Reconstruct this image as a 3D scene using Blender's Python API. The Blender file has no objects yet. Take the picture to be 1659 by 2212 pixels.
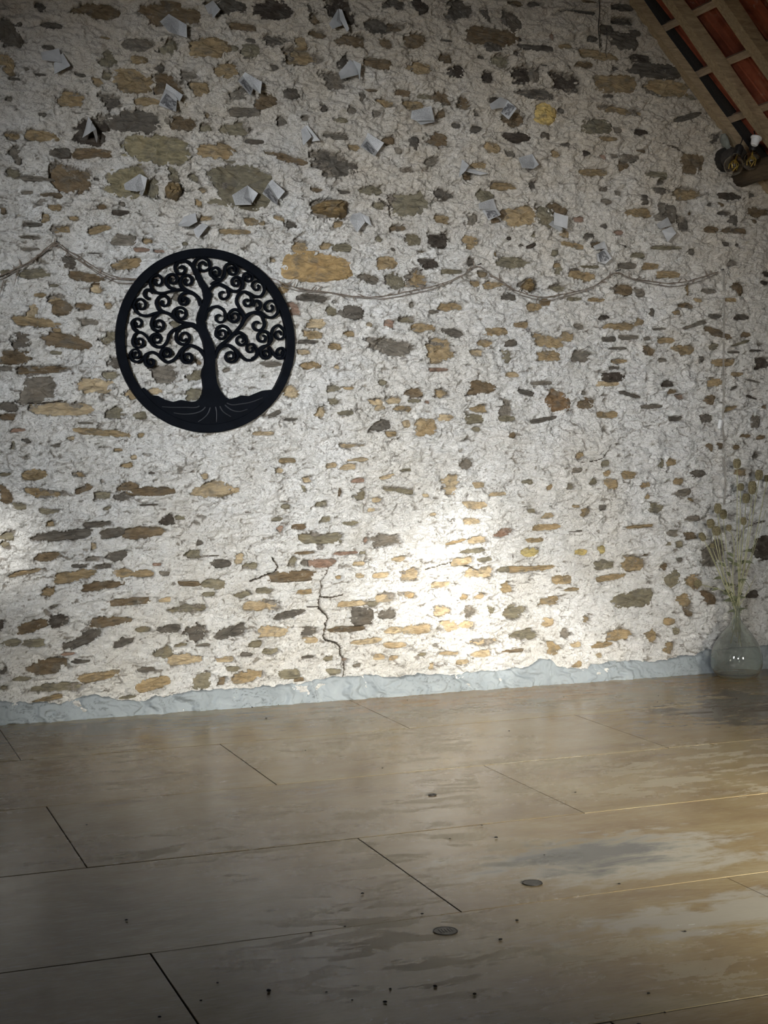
import bpy, bmesh, math, random
import numpy as np
from mathutils import Vector, Matrix

# ---------------------------------------------------------------- camera, world, lights, exposure
S = bpy.context.scene
COL = S.collection
FPX, YAW, PITCH, ROLL = 3213.7, -0.37, 0.0469, -0.0070
EYE = 1.6                      # camera height above the floor
DW = 8.691                     # distance of the end wall


def cam_axes():
    cy, sy = math.cos(YAW), math.sin(YAW)
    cp, sp = math.cos(PITCH), math.sin(PITCH)
    cr, sr = math.cos(ROLL), math.sin(ROLL)
    f = np.array([-sy * cp, cy * cp, -sp])
    r = np.array([cy, sy, 0.0])
    u = np.cross(r, f)
    return cr * r + sr * u, -sr * r + cr * u, f


AX_R, AX_U, AX_F = cam_axes()
cam_data = bpy.data.cameras.new('camera')
cam_data.sensor_fit = 'HORIZONTAL'
cam_data.sensor_width = 36.0
cam_data.lens = FPX / 1659.0 * 36.0
cam_data.clip_start = 0.05
cam_data.clip_end = 200
cam = bpy.data.objects.new('camera', cam_data)
COL.objects.link(cam)
M = Matrix.Identity(4)
for i in range(3):
    M[i][0], M[i][1], M[i][2] = AX_R[i], AX_U[i], -AX_F[i]
M[2][3] = EYE
cam.matrix_world = M
S.camera = cam

S.view_settings.view_transform = 'Standard'
S.view_settings.look = 'None'
S.view_settings.gamma = 1.0
S.view_settings.use_curve_mapping = False
S.view_settings.exposure = 0.0
S.cycles.caustics_reflective = False

world = bpy.data.worlds.new('sky')
S.world = world
world.use_nodes = True
wn = world.node_tree.nodes
wn['Background'].inputs[0].default_value = (0.70, 0.82, 1.0, 1)
wn['Background'].inputs[1].default_value = 1.2


def aim(o, target):
    d = Vector(target) - o.location
    o.rotation_euler = d.to_track_quat('-Z', 'Y').to_euler()


def area_light(name, loc, target, sx, sy, watts, colour, spread):
    d = bpy.data.lights.new(name, 'AREA')
    d.shape = 'RECTANGLE'
    d.size, d.size_y = sx, sy
    d.energy = watts
    d.color = colour
    d.spread = math.radians(spread)
    o = bpy.data.objects.new(name, d)
    COL.objects.link(o)
    o.location = loc
    aim(o, target)
    return o


# daylight through the wide doorway behind and to the left of the viewer; the other lamps are added fills
area_light('doorway_daylight', (-1.9, 1.2, 2.6), (2.98, 8.69, 1.84), 0.8, 1.2, 41.0, (0.94, 0.97, 1.0), 40)
area_light('right_wall_fill', (0.4, -1.85, 2.0), (4.95, 8.69, 1.50), 0.7, 0.7, 14.0, (1.0, 0.975, 0.93), 30)  # added fill, brightens the right of the end wall
area_light('floor_fill', (4.6, -1.85, 1.9), (3.9, 4.4, 0.0), 1.2, 1.0, 80.0, (1.0, 0.95, 0.84), 33)  # added fill aimed at the floor, no window modelled
area_light('overhead_fill', (0.6, 2.2, 5.6), (3.4, 8.0, 1.0), 1.2, 0.8, 2.5, (1.0, 0.95, 0.88), 140)  # weak added fill from above, the roof has no opening

# sun: low, from behind the viewer on the left, through holes added in the unseen rear wall
SUN_DIR = np.array([0.26, 0.93, -0.215])
SUN_DIR = SUN_DIR / np.linalg.norm(SUN_DIR)
sd = bpy.data.lights.new('sun', 'SUN')
sd.energy = 3.9
sd.angle = math.radians(2.0)
sd.color = (1.0, 0.97, 0.90)
sun = bpy.data.objects.new('sun', sd)
COL.objects.link(sun)
sun.location = (-3, -8, 9)
sun.rotation_euler = Vector(SUN_DIR).to_track_quat('-Z', 'Y').to_euler()


# ---------------------------------------------------------------- helpers
def ray(px, py):
    return (px - 829.5) / FPX * AX_R - (py - 1106.0) / FPX * AX_U + AX_F


def wpt(px, py, off=0.0):
    """point of the end wall (off metres in front of it) seen at a photograph pixel -> x, z"""
    d = ray(px, py)
    t = (DW - off) / d[1]
    return d[0] * t, d[2] * t + EYE


def W3(px, py, off=0.0):
    x, z = wpt(px, py, off)
    return Vector((x, DW - off, z))


def fpt(px, py):
    d = ray(px, py)
    t = -EYE / d[2]
    return d[0] * t, d[1] * t


def at_y(px, py, y):
    d = ray(px, py)
    t = y / d[1]
    return Vector((d[0] * t, y, d[2] * t + EYE))


def lin(c):
    return tuple((v / 12.92 if v <= 0.04045 else ((v + 0.055) / 1.055) ** 2.4) for v in c)


def tag(o, label=None, cat=None, group=None, kind=None):
    if label: o['label'] = label
    if cat: o['category'] = cat
    if group: o['group'] = group
    if kind: o['kind'] = kind
    return o


def link_mesh(name, me, mat=None, parent=None, loc=None):
    o = bpy.data.objects.new(name, me)
    COL.objects.link(o)
    if mat is not None and len(me.materials) == 0:
        me.materials.append(mat)
    if loc is not None:
        o.location = loc
    if parent is not None:
        o.parent = parent
        if loc is None:
            # mesh data is written in world coordinates: keep it there
            o.matrix_parent_inverse = Matrix.Translation(-parent.location)
    return o


def pyobj(name, verts, faces, mat=None, parent=None, smooth=False):
    me = bpy.data.meshes.new(name)
    me.from_pydata([tuple(v) for v in verts], [], faces)
    me.update()
    if smooth:
        for p in me.polygons: p.use_smooth = True
    return link_mesh(name, me, mat, parent)


def bmobj(name, bm, mat=None, parent=None, smooth=False):
    me = bpy.data.meshes.new(name)
    bmesh.ops.recalc_face_normals(bm, faces=bm.faces)
    bm.to_mesh(me)
    bm.free()
    if smooth:
        for p in me.polygons: p.use_smooth = True
    return link_mesh(name, me, mat, parent)


def empty(name, loc):
    o = bpy.data.objects.new(name, None)
    o.empty_display_size = 0.05
    COL.objects.link(o)
    o.location = loc
    return o


def box(bm, x0, x1, y0, y1, z0, z1):
    vs = [bm.verts.new(p) for p in ((x0, y0, z0), (x1, y0, z0), (x1, y1, z0), (x0, y1, z0),
                                    (x0, y0, z1), (x1, y0, z1), (x1, y1, z1), (x0, y1, z1))]
    for f in ((0, 3, 2, 1), (4, 5, 6, 7), (0, 1, 5, 4), (1, 2, 6, 5), (2, 3, 7, 6), (3, 0, 4, 7)):
        bm.faces.new([vs[i] for i in f])
    return vs


def catmull(pts, n=6):
    P = [np.array(p, float) for p in pts]
    if len(P) < 3:
        return [P[0] + (P[-1] - P[0]) * i / n for i in range(n + 1)]
    P = [2 * P[0] - P[1]] + P + [2 * P[-1] - P[-2]]
    out = []
    for i in range(1, len(P) - 2):
        for k in range(n):
            t = k / n
            a, b, c, d = P[i - 1], P[i], P[i + 1], P[i + 2]
            out.append(0.5 * ((2 * b) + (-a + c) * t + (2 * a - 5 * b + 4 * c - d) * t * t + (-a + 3 * b - 3 * c + d) * t ** 3))
    out.append(P[-2])
    return out


def tube(bm, pts, radii, sides=6, cap=True):
    pts = [Vector(p) for p in pts]
    rings = []
    prev = None
    for i, p in enumerate(pts):
        a = pts[max(i - 1, 0)]
        b = pts[min(i + 1, len(pts) - 1)]
        t = (b - a)
        if t.length < 1e-9: t = Vector((0, 0, 1))
        t.normalize()
        if prev is None:
            ref = Vector((0, 1, 0)) if abs(t.y) < 0.9 else Vector((1, 0, 0))
            n = t.cross(ref).normalized()
        else:
            n = (prev - t * prev.dot(t))
            n = n.normalized() if n.length > 1e-6 else t.orthogonal().normalized()
        prev = n
        bi = t.cross(n)
        r = radii[i] if hasattr(radii, '__len__') else radii
        rings.append([bm.verts.new(p + (n * math.cos(2 * math.pi * k / sides) + bi * math.sin(2 * math.pi * k / sides)) * r) for k in range(sides)])
    for i in range(len(rings) - 1):
        for k in range(sides):
            bm.faces.new((rings[i][k], rings[i][(k + 1) % sides], rings[i + 1][(k + 1) % sides], rings[i + 1][k]))
    if cap:
        bm.faces.new(list(reversed(rings[0])))
        bm.faces.new(rings[-1])


def lathe(bm, prof, centre=(0, 0, 0), sides=32, close=False):
    """prof: (radius, height) pairs"""
    rings = []
    for r, h in prof:
        if r < 1e-6:
            rings.append([bm.verts.new((centre[0], centre[1], centre[2] + h))])
        else:
            rings.append([bm.verts.new((centre[0] + r * math.cos(2 * math.pi * k / sides), centre[1] + r * math.sin(2 * math.pi * k / sides), centre[2] + h)) for k in range(sides)])
    n = len(rings)
    for i in range(n if close else n - 1):
        A, B = rings[i], rings[(i + 1) % n]
        for k in range(sides):
            k2 = (k + 1) % sides
            if len(A) == 1 and len(B) == 1: continue
            if len(A) == 1: bm.faces.new((A[0], B[k2], B[k]))
            elif len(B) == 1: bm.faces.new((A[k], A[k2], B[0]))
            else: bm.faces.new((A[k], A[k2], B[k2], B[k]))


# ---- numpy noise
def _h(ix, iy, seed):
    n = (ix.astype(np.int64) * 374761393 + iy.astype(np.int64) * 668265263 + seed * 1274126177) & 0xFFFFFFFF
    n = ((n ^ (n >> 13)) * 1274126177) & 0xFFFFFFFF
    n = (n ^ (n >> 16)) & 0xFFFFFFFF
    return n.astype(np.float64) / 4294967296.0


def perlin(x, y, seed=0):
    x0, y0 = np.floor(x), np.floor(y)
    fx, fy = x - x0, y - y0
    x0 = x0.astype(np.int64); y0 = y0.astype(np.int64)

    def g(ix, iy, dx, dy):
        a = _h(ix, iy, seed) * 2 * np.pi
        return np.cos(a) * dx + np.sin(a) * dy
    u = fx * fx * fx * (fx * (fx * 6 - 15) + 10)
    v = fy * fy * fy * (fy * (fy * 6 - 15) + 10)
    a = g(x0, y0, fx, fy); b = g(x0 + 1, y0, fx - 1, fy)
    c = g(x0, y0 + 1, fx, fy - 1); d = g(x0 + 1, y0 + 1, fx - 1, fy - 1)
    return ((a + (b - a) * u) * (1 - v) + (c + (d - c) * u) * v) * 1.5


def fbm(x, y, seed=0, oct=4, gain=0.5):
    s = 0.0; amp = 1.0; tot = 0.0
    for i in range(oct):
        s = s + perlin(x * 2.03 ** i + 17.3 * i, y * 2.03 ** i - 9.1 * i, seed + i * 31) * amp
        tot += amp; amp *= gain
    return s / tot


def sstep(a, b, x):
    t = np.clip((x - a) / (b - a), 0, 1)
    return t * t * (3 - 2 * t)


# ---- node helpers
class NT:
    def __init__(self, name):
        self.m = bpy.data.materials.new(name)
        self.m.use_nodes = True
        self.t = self.m.node_tree
        self.b = self.t.nodes['Principled BSDF']

    def n(self, kind, **kw):
        nd = self.t.nodes.new(kind)
        for k, v in kw.items():
            if k.startswith('i_'):
                key = k[2:]
                nd.inputs[int(key) if key.isdigit() else key.replace('_', ' ')].default_value = v
            else:
                setattr(nd, k, v)
        return nd

    def l(self, a, b):
        self.t.links.new(a, b)

    def pos(self, scale=(1, 1, 1), obj=False):
        if obj:
            src = self.n('ShaderNodeTexCoord').outputs['Object']
        else:
            src = self.n('ShaderNodeNewGeometry').outputs['Position']
        mp = self.n('ShaderNodeMapping')
        mp.inputs['Scale'].default_value = scale
        self.l(src, mp.inputs[0])
        return mp.outputs[0]

    def noise(self, vec, scale, detail=4, rough=0.55, dist=0.0):
        nd = self.n('ShaderNodeTexNoise')
        nd.inputs['Scale'].default_value = scale
        nd.inputs['Detail'].default_value = detail
        nd.inputs['Roughness'].default_value = rough
        nd.inputs['Distortion'].default_value = dist
        self.l(vec, nd.inputs['Vector'])
        return nd.outputs['Fac']

    def ramp(self, fac, stops, interp='LINEAR'):
        r = self.n('ShaderNodeValToRGB')
        r.color_ramp.interpolation = interp
        e = r.color_ramp.elements
        while len(e) < len(stops): e.new(0.5)
        for i, (p, c) in enumerate(stops):
            e[i].position = p
            e[i].color = (c, c, c, 1) if isinstance(c, (int, float)) else (*c[:3], 1)
        self.l(fac, r.inputs[0])
        return r.outputs[0]

    def mix(self, fac, a, b, blend='MIX'):
        nd = self.n('ShaderNodeMix', data_type='RGBA', blend_type=blend)
        for sock, v in ((nd.inputs[0], fac), (nd.inputs[6], a), (nd.inputs[7], b)):
            if isinstance(v, (int, float)): sock.default_value = v
            elif isinstance(v, tuple): sock.default_value = (*v[:3], 1)
            else: self.l(v, sock)
        return nd.outputs[2]

    def math(self, op, a, b=0.0, clamp=False):
        nd = self.n('ShaderNodeMath', operation=op, use_clamp=clamp)
        for sock, v in ((nd.inputs[0], a), (nd.inputs[1], b)):
            if isinstance(v, (int, float)): sock.default_value = v
            else: self.l(v, sock)
        return nd.outputs[0]

    def bump(self, height, strength=0.5, dist=0.01):
        nd = self.n('ShaderNodeBump')
        nd.inputs['Strength'].default_value = strength
        nd.inputs['Distance'].default_value = dist
        self.l(height, nd.inputs['Height'])
        self.l(nd.outputs[0], self.b.inputs['Normal'])

    def col(self, v):
        if isinstance(v, tuple): self.b.inputs['Base Color'].default_value = (*v[:3], 1)
        else: self.l(v, self.b.inputs['Base Color'])

    def rough(self, v):
        if isinstance(v, (int, float)): self.b.inputs['Roughness'].default_value = v
        else: self.l(v, self.b.inputs['Roughness'])


def simple(name, colour, rough=0.6, metallic=0.0, var=0.15, scale=30.0):
    k = NT(name)
    f = k.noise(k.pos(), scale, 4)
    d = tuple(c * (1 - var) for c in colour); u = tuple(min(1, c * (1 + var)) for c in colour)
    k.col(k.ramp(f, [(0.3, d), (0.7, u)]))
    k.rough(rough)
    k.b.inputs['Metallic'].default_value = metallic
    return k.m

# ---------------------------------------------------------------- materials
def mat_limewash():
    k = NT('limewash')
    p = k.pos()
    big = k.noise(p, 1.6, 5, 0.6)
    mid = k.noise(p, 11, 6, 0.65, 0.6)
    c = k.ramp(mid, [(0.30, (0.60, 0.59, 0.565)), (0.48, (0.725, 0.72, 0.70)), (0.7, (0.80, 0.795, 0.78))])
    c = k.mix(k.ramp(big, [(0.42, 0.0), (0.62, 0.55)]), c, (0.67, 0.635, 0.57))
    # higher up the old buff mortar was never limed over: patchy boundary
    geo = k.n('ShaderNodeNewGeometry')
    sp = k.n('ShaderNodeSeparateXYZ')
    k.l(geo.outputs['Position'], sp.inputs[0])
    hz = k.math('ADD', k.math('MULTIPLY', sp.outputs[2], 0.2), k.math('MULTIPLY', k.math('SUBTRACT', k.noise(p, 2.6, 8, 0.7), 0.5), 0.55))
    hz = k.math('ADD', hz, k.math('MULTIPLY', k.math('SUBTRACT', sp.outputs[0], 3.2), 0.035))
    c = k.mix(k.ramp(hz, [(0.50, 0.0), (0.80, 0.85)]), c, (0.575, 0.505, 0.405))
    grime = k.noise(p, 34, 5, 0.7, 1.0)
    c = k.mix(k.ramp(grime, [(0.64, 0.0), (0.76, 0.4)]), c, (0.43, 0.395, 0.335))
    at = k.n('ShaderNodeAttribute', attribute_name='bare')
    earth_and_shade = k.ramp(k.noise(p, 45, 4), [(0.3, (0.10, 0.082, 0.062)), (0.7, (0.30, 0.26, 0.205))])
    c = k.mix(k.math('MULTIPLY', at.outputs['Fac'], 1.0, True), c, earth_and_shade)  # exposed earth, and shade painted along ledges and creases
    c = k.mix(k.math('SUBTRACT', at.outputs['Fac'], 1.0, True), c, (0.012, 0.010, 0.009))  # shade inside the long cracks painted near-black
    k.col(c)
    k.rough(0.93)
    k.b.inputs['Specular IOR Level'].default_value = 0.2
    pa = k.pos((1, 1, 1.7))
    f1 = k.noise(pa, 22, 9, 0.62, 0.7)
    st = k.ramp(f1, [(0.0, 0.0), (0.36, 0.05), (0.375, 0.2), (0.46, 0.26), (0.472, 0.48), (0.55, 0.55), (0.562, 0.78), (0.66, 0.85), (0.675, 1.0)])
    f2 = k.noise(p, 120, 5, 0.6)
    h = k.math('ADD', k.math('MULTIPLY', st, 1.0), k.math('MULTIPLY', f2, 0.25))
    k.bump(h, 1.0, 0.020)
    return k.m


def mat_stone():
    k = NT('rubble_stone')
    at = k.n('ShaderNodeAttribute', attribute_name='tone')
    p = k.pos((1, 1, 2.6))
    n1 = k.noise(p, 16, 7, 0.65, 0.8)
    n2 = k.noise(k.pos(), 55, 5, 0.6)
    f = k.ramp(n1, [(0.30, 0.45), (0.5, 0.95), (0.7, 1.35)])
    c = k.mix(1.0, at.outputs['Color'], f, 'MULTIPLY')
    rust = k.ramp(k.noise(k.pos(), 9, 4), [(0.52, 0.0), (0.68, 0.45)])
    c = k.mix(rust, c, k.mix(1.0, at.outputs['Color'], (1.0, 0.88, 0.74), 'MULTIPLY'))
    grey = k.ramp(k.noise(k.pos((1, 1, 1.6)), 13, 5, 0.6, 0.4), [(0.50, 0.0), (0.66, 0.6)])
    c = k.mix(grey, c, (0.125, 0.117, 0.100))
    lime = k.ramp(k.noise(k.pos(), 26, 6, 0.7, 0.5), [(0.60, 0.0), (0.72, 0.45)])
    c = k.mix(lime, c, (0.50, 0.47, 0.42))
    k.col(c)
    k.rough(0.85)
    k.b.inputs['Specular IOR Level'].default_value = 0.25
    k.bump(k.math('ADD', n1, k.math('MULTIPLY', n2, 0.4)), 0.8, 0.012)
    return k.m


def mat_skirting():
    k = NT('blue_grey_cement')
    p = k.pos()
    n = k.noise(p, 7, 6, 0.6, 0.5)
    c = k.ramp(n, [(0.3, (0.225, 0.255, 0.272)), (0.6, (0.29, 0.325, 0.345)), (0.78, (0.38, 0.405, 0.41))])
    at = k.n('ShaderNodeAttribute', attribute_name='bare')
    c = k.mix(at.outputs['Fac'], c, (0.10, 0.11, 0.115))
    chip = k.ramp(k.noise(p, 40, 5, 0.7), [(0.71, 0.0), (0.75, 0.5)])
    c = k.mix(chip, c, (0.6, 0.6, 0.58))
    k.col(c)
    k.rough(0.75)
    k.bump(k.noise(k.pos((1, 1, 0.6)), 30, 7, 0.6, 0.6), 0.5, 0.008)
    return k.m


def mat_floor():
    k = NT('worn_varnished_panel')
    geo = k.n('ShaderNodeNewGeometry')
    sep = k.n('ShaderNodeSeparateXYZ')
    k.l(geo.outputs['Position'], sep.inputs[0])
    X, Y = sep.outputs[0], sep.outputs[1]
    info = k.n('ShaderNodeObjectInfo')
    fine = k.noise(k.pos((1.0, 5.0, 1)), 15, 9, 0.68, 0.3)
    broad = k.noise(k.pos((1, 1.8, 1)), 1.7, 5, 0.6, 0.4)
    c = k.ramp(broad, [(0.3, (0.175, 0.117, 0.056)), (0.5, (0.250, 0.186, 0.098)), (0.7, (0.300, 0.243, 0.145))])
    tint = k.ramp(info.outputs['Random'], [(0.0, (0.86, 0.84, 0.80)), (0.5, (1.0, 0.97, 0.93)), (1.0, (1.07, 1.10, 1.08))])
    c = k.mix(1.0, c, tint, 'MULTIPLY')
    c = k.mix(k.ramp(fine, [(0.30, 0.45), (0.47, 0.0)]), c, (0.15, 0.112, 0.072))
    c = k.mix(k.ramp(fine, [(0.53, 0.0), (0.72, 0.4)]), c, (0.37, 0.335, 0.255))
    # worn, pale, flaked varnish
    wn_ = k.noise(k.pos((1.0, 2.6, 1)), 3.4, 9, 0.68, 0.5)
    zone = k.noise(k.pos(), 0.75, 2)
    wear = k.math('MULTIPLY', k.ramp(wn_, [(0.515, 0.0), (0.545, 1.0)]), k.ramp(zone, [(0.46, 0.0), (0.60, 0.75)]))
    c = k.mix(wear, c, (0.37, 0.335, 0.255))

    def blob(cx, cy, rx, ry):
        dx = k.math('DIVIDE', k.math('SUBTRACT', X, cx), rx)
        dy = k.math('DIVIDE', k.math('SUBTRACT', Y, cy), ry)
        d = k.math('SQRT', k.math('ADD', k.math('MULTIPLY', dx, dx), k.math('MULTIPLY', dy, dy)))
        nn = k.math('MULTIPLY', k.math('SUBTRACT', k.noise(k.pos((1, 2.2, 1)), 4.0, 8, 0.65, 0.4), 0.5), 2.6)
        return k.math('ADD', d, nn)

    def spot(d, a, b, s):
        return k.ramp(d, [(a, s), (b, 0.0)])
    # pale flaking around the damp patch, grey stain inside it
    s1 = blob(2.85, 4.95, 0.75, 0.34)
    c = k.mix(spot(s1, 0.55, 0.95, 0.75), c, (0.40, 0.385, 0.33))
    s2 = blob(2.78, 5.02, 0.46, 0.27)
    c = k.mix(spot(s2, 0.35, 0.95, 0.85), c, (0.105, 0.108, 0.105))
    s3 = blob(2.95, 4.20, 0.85, 0.24)
    c = k.mix(spot(s3, 0.45, 0.80, 0.7), c, (0.36, 0.35, 0.31))
    # amber varnish left near the wall, darker patch beside the bottle
    s4 = blob(4.1, 8.45, 1.9, 0.40)
    c = k.mix(spot(s4, 0.5, 0.98, 0.55), c, (0.40, 0.235, 0.095))
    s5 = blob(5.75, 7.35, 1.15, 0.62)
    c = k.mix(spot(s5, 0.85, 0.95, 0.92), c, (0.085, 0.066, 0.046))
    s6 = blob(0.9, 8.2, 1.6, 0.55)
    c = k.mix(spot(s6, 0.6, 0.98, 0.5), c, (0.13, 0.088, 0.052))
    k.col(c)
    r = k.ramp(k.noise(k.pos((1, 3, 1)), 4.5, 6, 0.6), [(0.3, 0.13), (0.7, 0.27)])
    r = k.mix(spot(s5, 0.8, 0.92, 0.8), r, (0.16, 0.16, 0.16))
    r = k.mix(wear, r, (0.5, 0.5, 0.5))
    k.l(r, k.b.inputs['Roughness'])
    k.b.inputs['Specular IOR Level'].default_value = 0.40
    k.bump(k.math('ADD', fine, k.math('MULTIPLY', wear, 0.5)), 0.04, 0.004)
    return k.m


def mat_wood(name, dark, light, axis=(1, 1, 1), rough=0.75):
    k = NT(name)
    f = k.noise(k.pos(axis, True), 7, 8, 0.65, 0.8)
    c = k.ramp(f, [(0.28, dark), (0.5, tuple((a + b) / 2 for a, b in zip(dark, light))), (0.72, light)])
    k.col(c)
    k.rough(rough)
    k.bump(f, 0.6, 0.01)
    return k.m


def mat_tile():
    k = NT('terracotta')
    p = k.pos()
    f = k.noise(p, 6, 6, 0.65, 0.5)
    info = k.n('ShaderNodeObjectInfo')
    c = k.ramp(f, [(0.3, (0.19, 0.042, 0.019)), (0.55, (0.35, 0.094, 0.046)), (0.75, (0.44, 0.17, 0.095))])
    c = k.mix(1.0, c, k.ramp(info.outputs['Random'], [(0, (0.75, 0.75, 0.75)), (1, (1.15, 1.1, 1.1))]), 'MULTIPLY')
    w = k.ramp(k.noise(p, 22, 8, 0.75, 0.4), [(0.56, 0.0), (0.68, 0.7)])
    w = k.math('MULTIPLY', w, k.ramp(k.noise(p, 2.2, 3), [(0.45, 0.0), (0.6, 1.0)]))
    c = k.mix(w, c, (0.55, 0.47, 0.43))
    k.col(c)
    k.rough(0.9)
    k.bump(k.noise(p, 60, 5), 0.4, 0.005)
    return k.m


def mat_paper(name, kind):
    k = NT(name)
    uv = k.n('ShaderNodeTexCoord').outputs['UV']
    sep = k.n('ShaderNodeSeparateXYZ')
    k.l(uv, sep.inputs[0])
    p = k.pos()
    age = k.ramp(k.noise(p, 9, 4), [(0.3, (0.34, 0.345, 0.345)), (0.7, (0.55, 0.555, 0.56))])
    c = age

    def inside(a, b, s):
        return k.math('MULTIPLY', k.math('GREATER_THAN', s, a), k.math('LESS_THAN', s, b))
    if kind == 'text':
        w = k.n('ShaderNodeTexWave', wave_type='BANDS', bands_direction='Y')
        w.inputs['Scale'].default_value = 5.0
        w.inputs['Distortion'].default_value = 0.3
        k.l(uv, w.inputs[0])
        words = k.ramp(k.noise(uv, 14, 3), [(0.42, 0.0), (0.5, 1.0)])
        m = k.math('MULTIPLY', k.ramp(w.outputs['Fac'], [(0.45, 0.0), (0.65, 0.62)]), words)
        m = k.math('MULTIPLY', m, inside(0.12, 0.88, sep.outputs[0]))
        m = k.math('MULTIPLY', m, inside(0.1, 0.9, sep.outputs[1]))
        c = k.mix(m, c, (0.16, 0.16, 0.165))
    elif kind == 'picture':
        m = k.math('MULTIPLY', inside(0.16, 0.84, sep.outputs[0]), inside(0.18, 0.84, sep.outputs[1]))
        pic = k.ramp(k.noise(uv, 3.2, 7, 0.7, 0.8), [(0.36, (0.045, 0.045, 0.05)), (0.5, (0.20, 0.20, 0.205)), (0.62, (0.55, 0.55, 0.55))])
        c = k.mix(m, c, pic)
    k.col(c)
    k.rough(0.8)
    return k.m


def mat_glass(name, colour, rough=0.0, ior=1.45):
    k = NT(name)
    k.col(colour)
    k.rough(rough)
    k.b.inputs['Transmission Weight'].default_value = 1.0
    k.b.inputs['IOR'].default_value = ior
    return k.m


M_LIME = mat_limewash()
M_STONE = mat_stone()
M_SKIRT = mat_skirting()
M_FLOOR = mat_floor()
M_RAFTER = mat_wood('rafter_wood', (0.21, 0.152, 0.09), (0.50, 0.385, 0.235), (1.2, 9, 9))
M_BATTEN = mat_wood('batten_wood', (0.27, 0.20, 0.13), (0.52, 0.40, 0.28), (9, 1.2, 9))
M_LOG = mat_wood('log_wood', (0.05, 0.034, 0.019), (0.13, 0.09, 0.048), (8, 1.0, 8))
M_TILE = mat_tile()
M_BLACK = simple('black_paint', (0.0040, 0.0052, 0.0080), 0.6, 0.0, 0.25, 14)
M_BLACK.node_tree.nodes['Principled BSDF'].inputs['Specular IOR Level'].default_value = 0.05
M_ROOT = simple('lighter_black', (0.030, 0.033, 0.040), 0.5, 0.0, 0.3, 40)  # lighter black for the raised root ridges
M_TWIG = simple('dry_twig', (0.175, 0.140, 0.110), 0.9, 0.0, 0.45, 50)
M_CORD = simple('pale_cord', (0.34, 0.315, 0.28), 0.7, 0.0, 0.1, 60)
M_WHITE = simple('white_plastic', (0.78, 0.79, 0.80), 0.35, 0.0, 0.03, 20)
M_DARKMETAL = simple('dark_metal', (0.03, 0.028, 0.027), 0.5, 0.6, 0.2, 40)
M_GREY = simple('grey_plaster_lump', (0.22, 0.23, 0.20), 0.9, 0.0, 0.2, 30)
M_DARKROOM = simple('old_rubble_wall', (0.30, 0.28, 0.25), 0.95, 0.0, 0.3, 3)
M_DIRT = simple('dark_dirt', (0.018, 0.015, 0.012), 0.9, 0.0, 0.3, 90)
M_PLUG = simple('dark_plug', (0.075, 0.072, 0.066), 0.45, 0.2, 0.35, 60)
M_STEM = simple('dry_stem', (0.34, 0.335, 0.19), 0.8, 0.0, 0.3, 25)
M_HEAD = simple('teasel_head', (0.17, 0.145, 0.08), 0.9, 0.0, 0.4, 90)
M_LEAF = simple('dry_leaf', (0.125, 0.135, 0.075), 0.85, 0.0, 0.35, 30)
M_P_TEXT = mat_paper('printed_paper', 'text')
M_P_PIC = mat_paper('picture_paper', 'picture')
M_P_PLAIN = mat_paper('plain_paper', 'plain')
M_GLASS = mat_glass('green_bottle_glass', (0.90, 0.94, 0.90), 0.0)
M_GLASS.node_tree.nodes['Principled BSDF'].inputs['Transmission Weight'].default_value = 0.93   # dusty inside
M_BULB = mat_glass('bulb_glass', (1.0, 0.97, 0.90), 0.0)
M_AMBER = simple('amber_filament', (0.55, 0.38, 0.06), 0.35, 0.3, 0.2, 60)

# ---------------------------------------------------------------- the setting: hidden sides of the barn
APEX_X = 2.0
RX, RZ, RM = 5.106, 4.499, 1.0966          # underside of the rafters: z = RZ - RM (x - RX)
APEX_Z = RZ - RM * (APEX_X - RX)
XL, XR, YB = -2.2, 7.15, -2.1


def roof_z(x):
    return RZ - RM * (x - RX) if x >= APEX_X else APEX_Z + RM * (x - APEX_X)


def sun_hole(pixels, plane='wall'):
    """where the sun reaching these points of the end wall / floor comes through the rear wall"""
    out = []
    for px, py in pixels:
        if plane == 'wall':
            x, z = wpt(px, py); P = np.array([x, DW, z])
        else:
            x, y = fpt(px, py); P = np.array([x, y, 0.0])
        t = (YB - P[1]) / SUN_DIR[1]
        Q = P + SUN_DIR * t
        out.append((Q[0], Q[2]))
    return out


HOLES = [sun_hole([(1022, 1058), (905, 1160), (788, 1252), (812, 1318), (900, 1368), (990, 1420), (1070, 1465), (1120, 1465), (1090, 1390), (1085, 1310), (1068, 1220), (1052, 1130)]),
         sun_hole([(-60, 1085), (20, 1105), (85, 1170), (60, 1235), (-60, 1265)]),
         sun_hole([(1575, 1700), (1640, 1672), (1760, 1655), (1900, 1690), (1840, 1790), (1700, 1775), (1610, 1745)], 'floor')]  # holes shaped backwards from the sun patches they cast
# slits added to the unseen rear wall to dim the right of the sun patch
for k_ in range(9):
    ya_ = 1190 + k_ * 31
    HOLES.append(sun_hole([(1108 + k_ * 2, ya_), (1150 + k_ * 30, ya_ + 4), (1150 + k_ * 30, ya_ + 17), (1108 + k_ * 2, ya_ + 13)]))


def rear_wall():
    bm = bmesh.new()
    loops = [[(XL, 0), (XR, 0), (XR, roof_z(XR) + 0.3), (APEX_X, APEX_Z + 0.3), (XL, roof_z(XL) + 0.3)]] + HOLES
    edges = []
    for lp in loops:
        vs = [bm.verts.new((x, YB, z)) for x, z in lp]
        for i in range(len(vs)):
            edges.append(bm.edges.new((vs[i], vs[(i + 1) % len(vs)])))
    bmesh.ops.triangle_fill(bm, use_beauty=True, use_dissolve=False, edges=edges)
    return bmobj('wall_rear', bm, M_DARKROOM)


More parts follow.
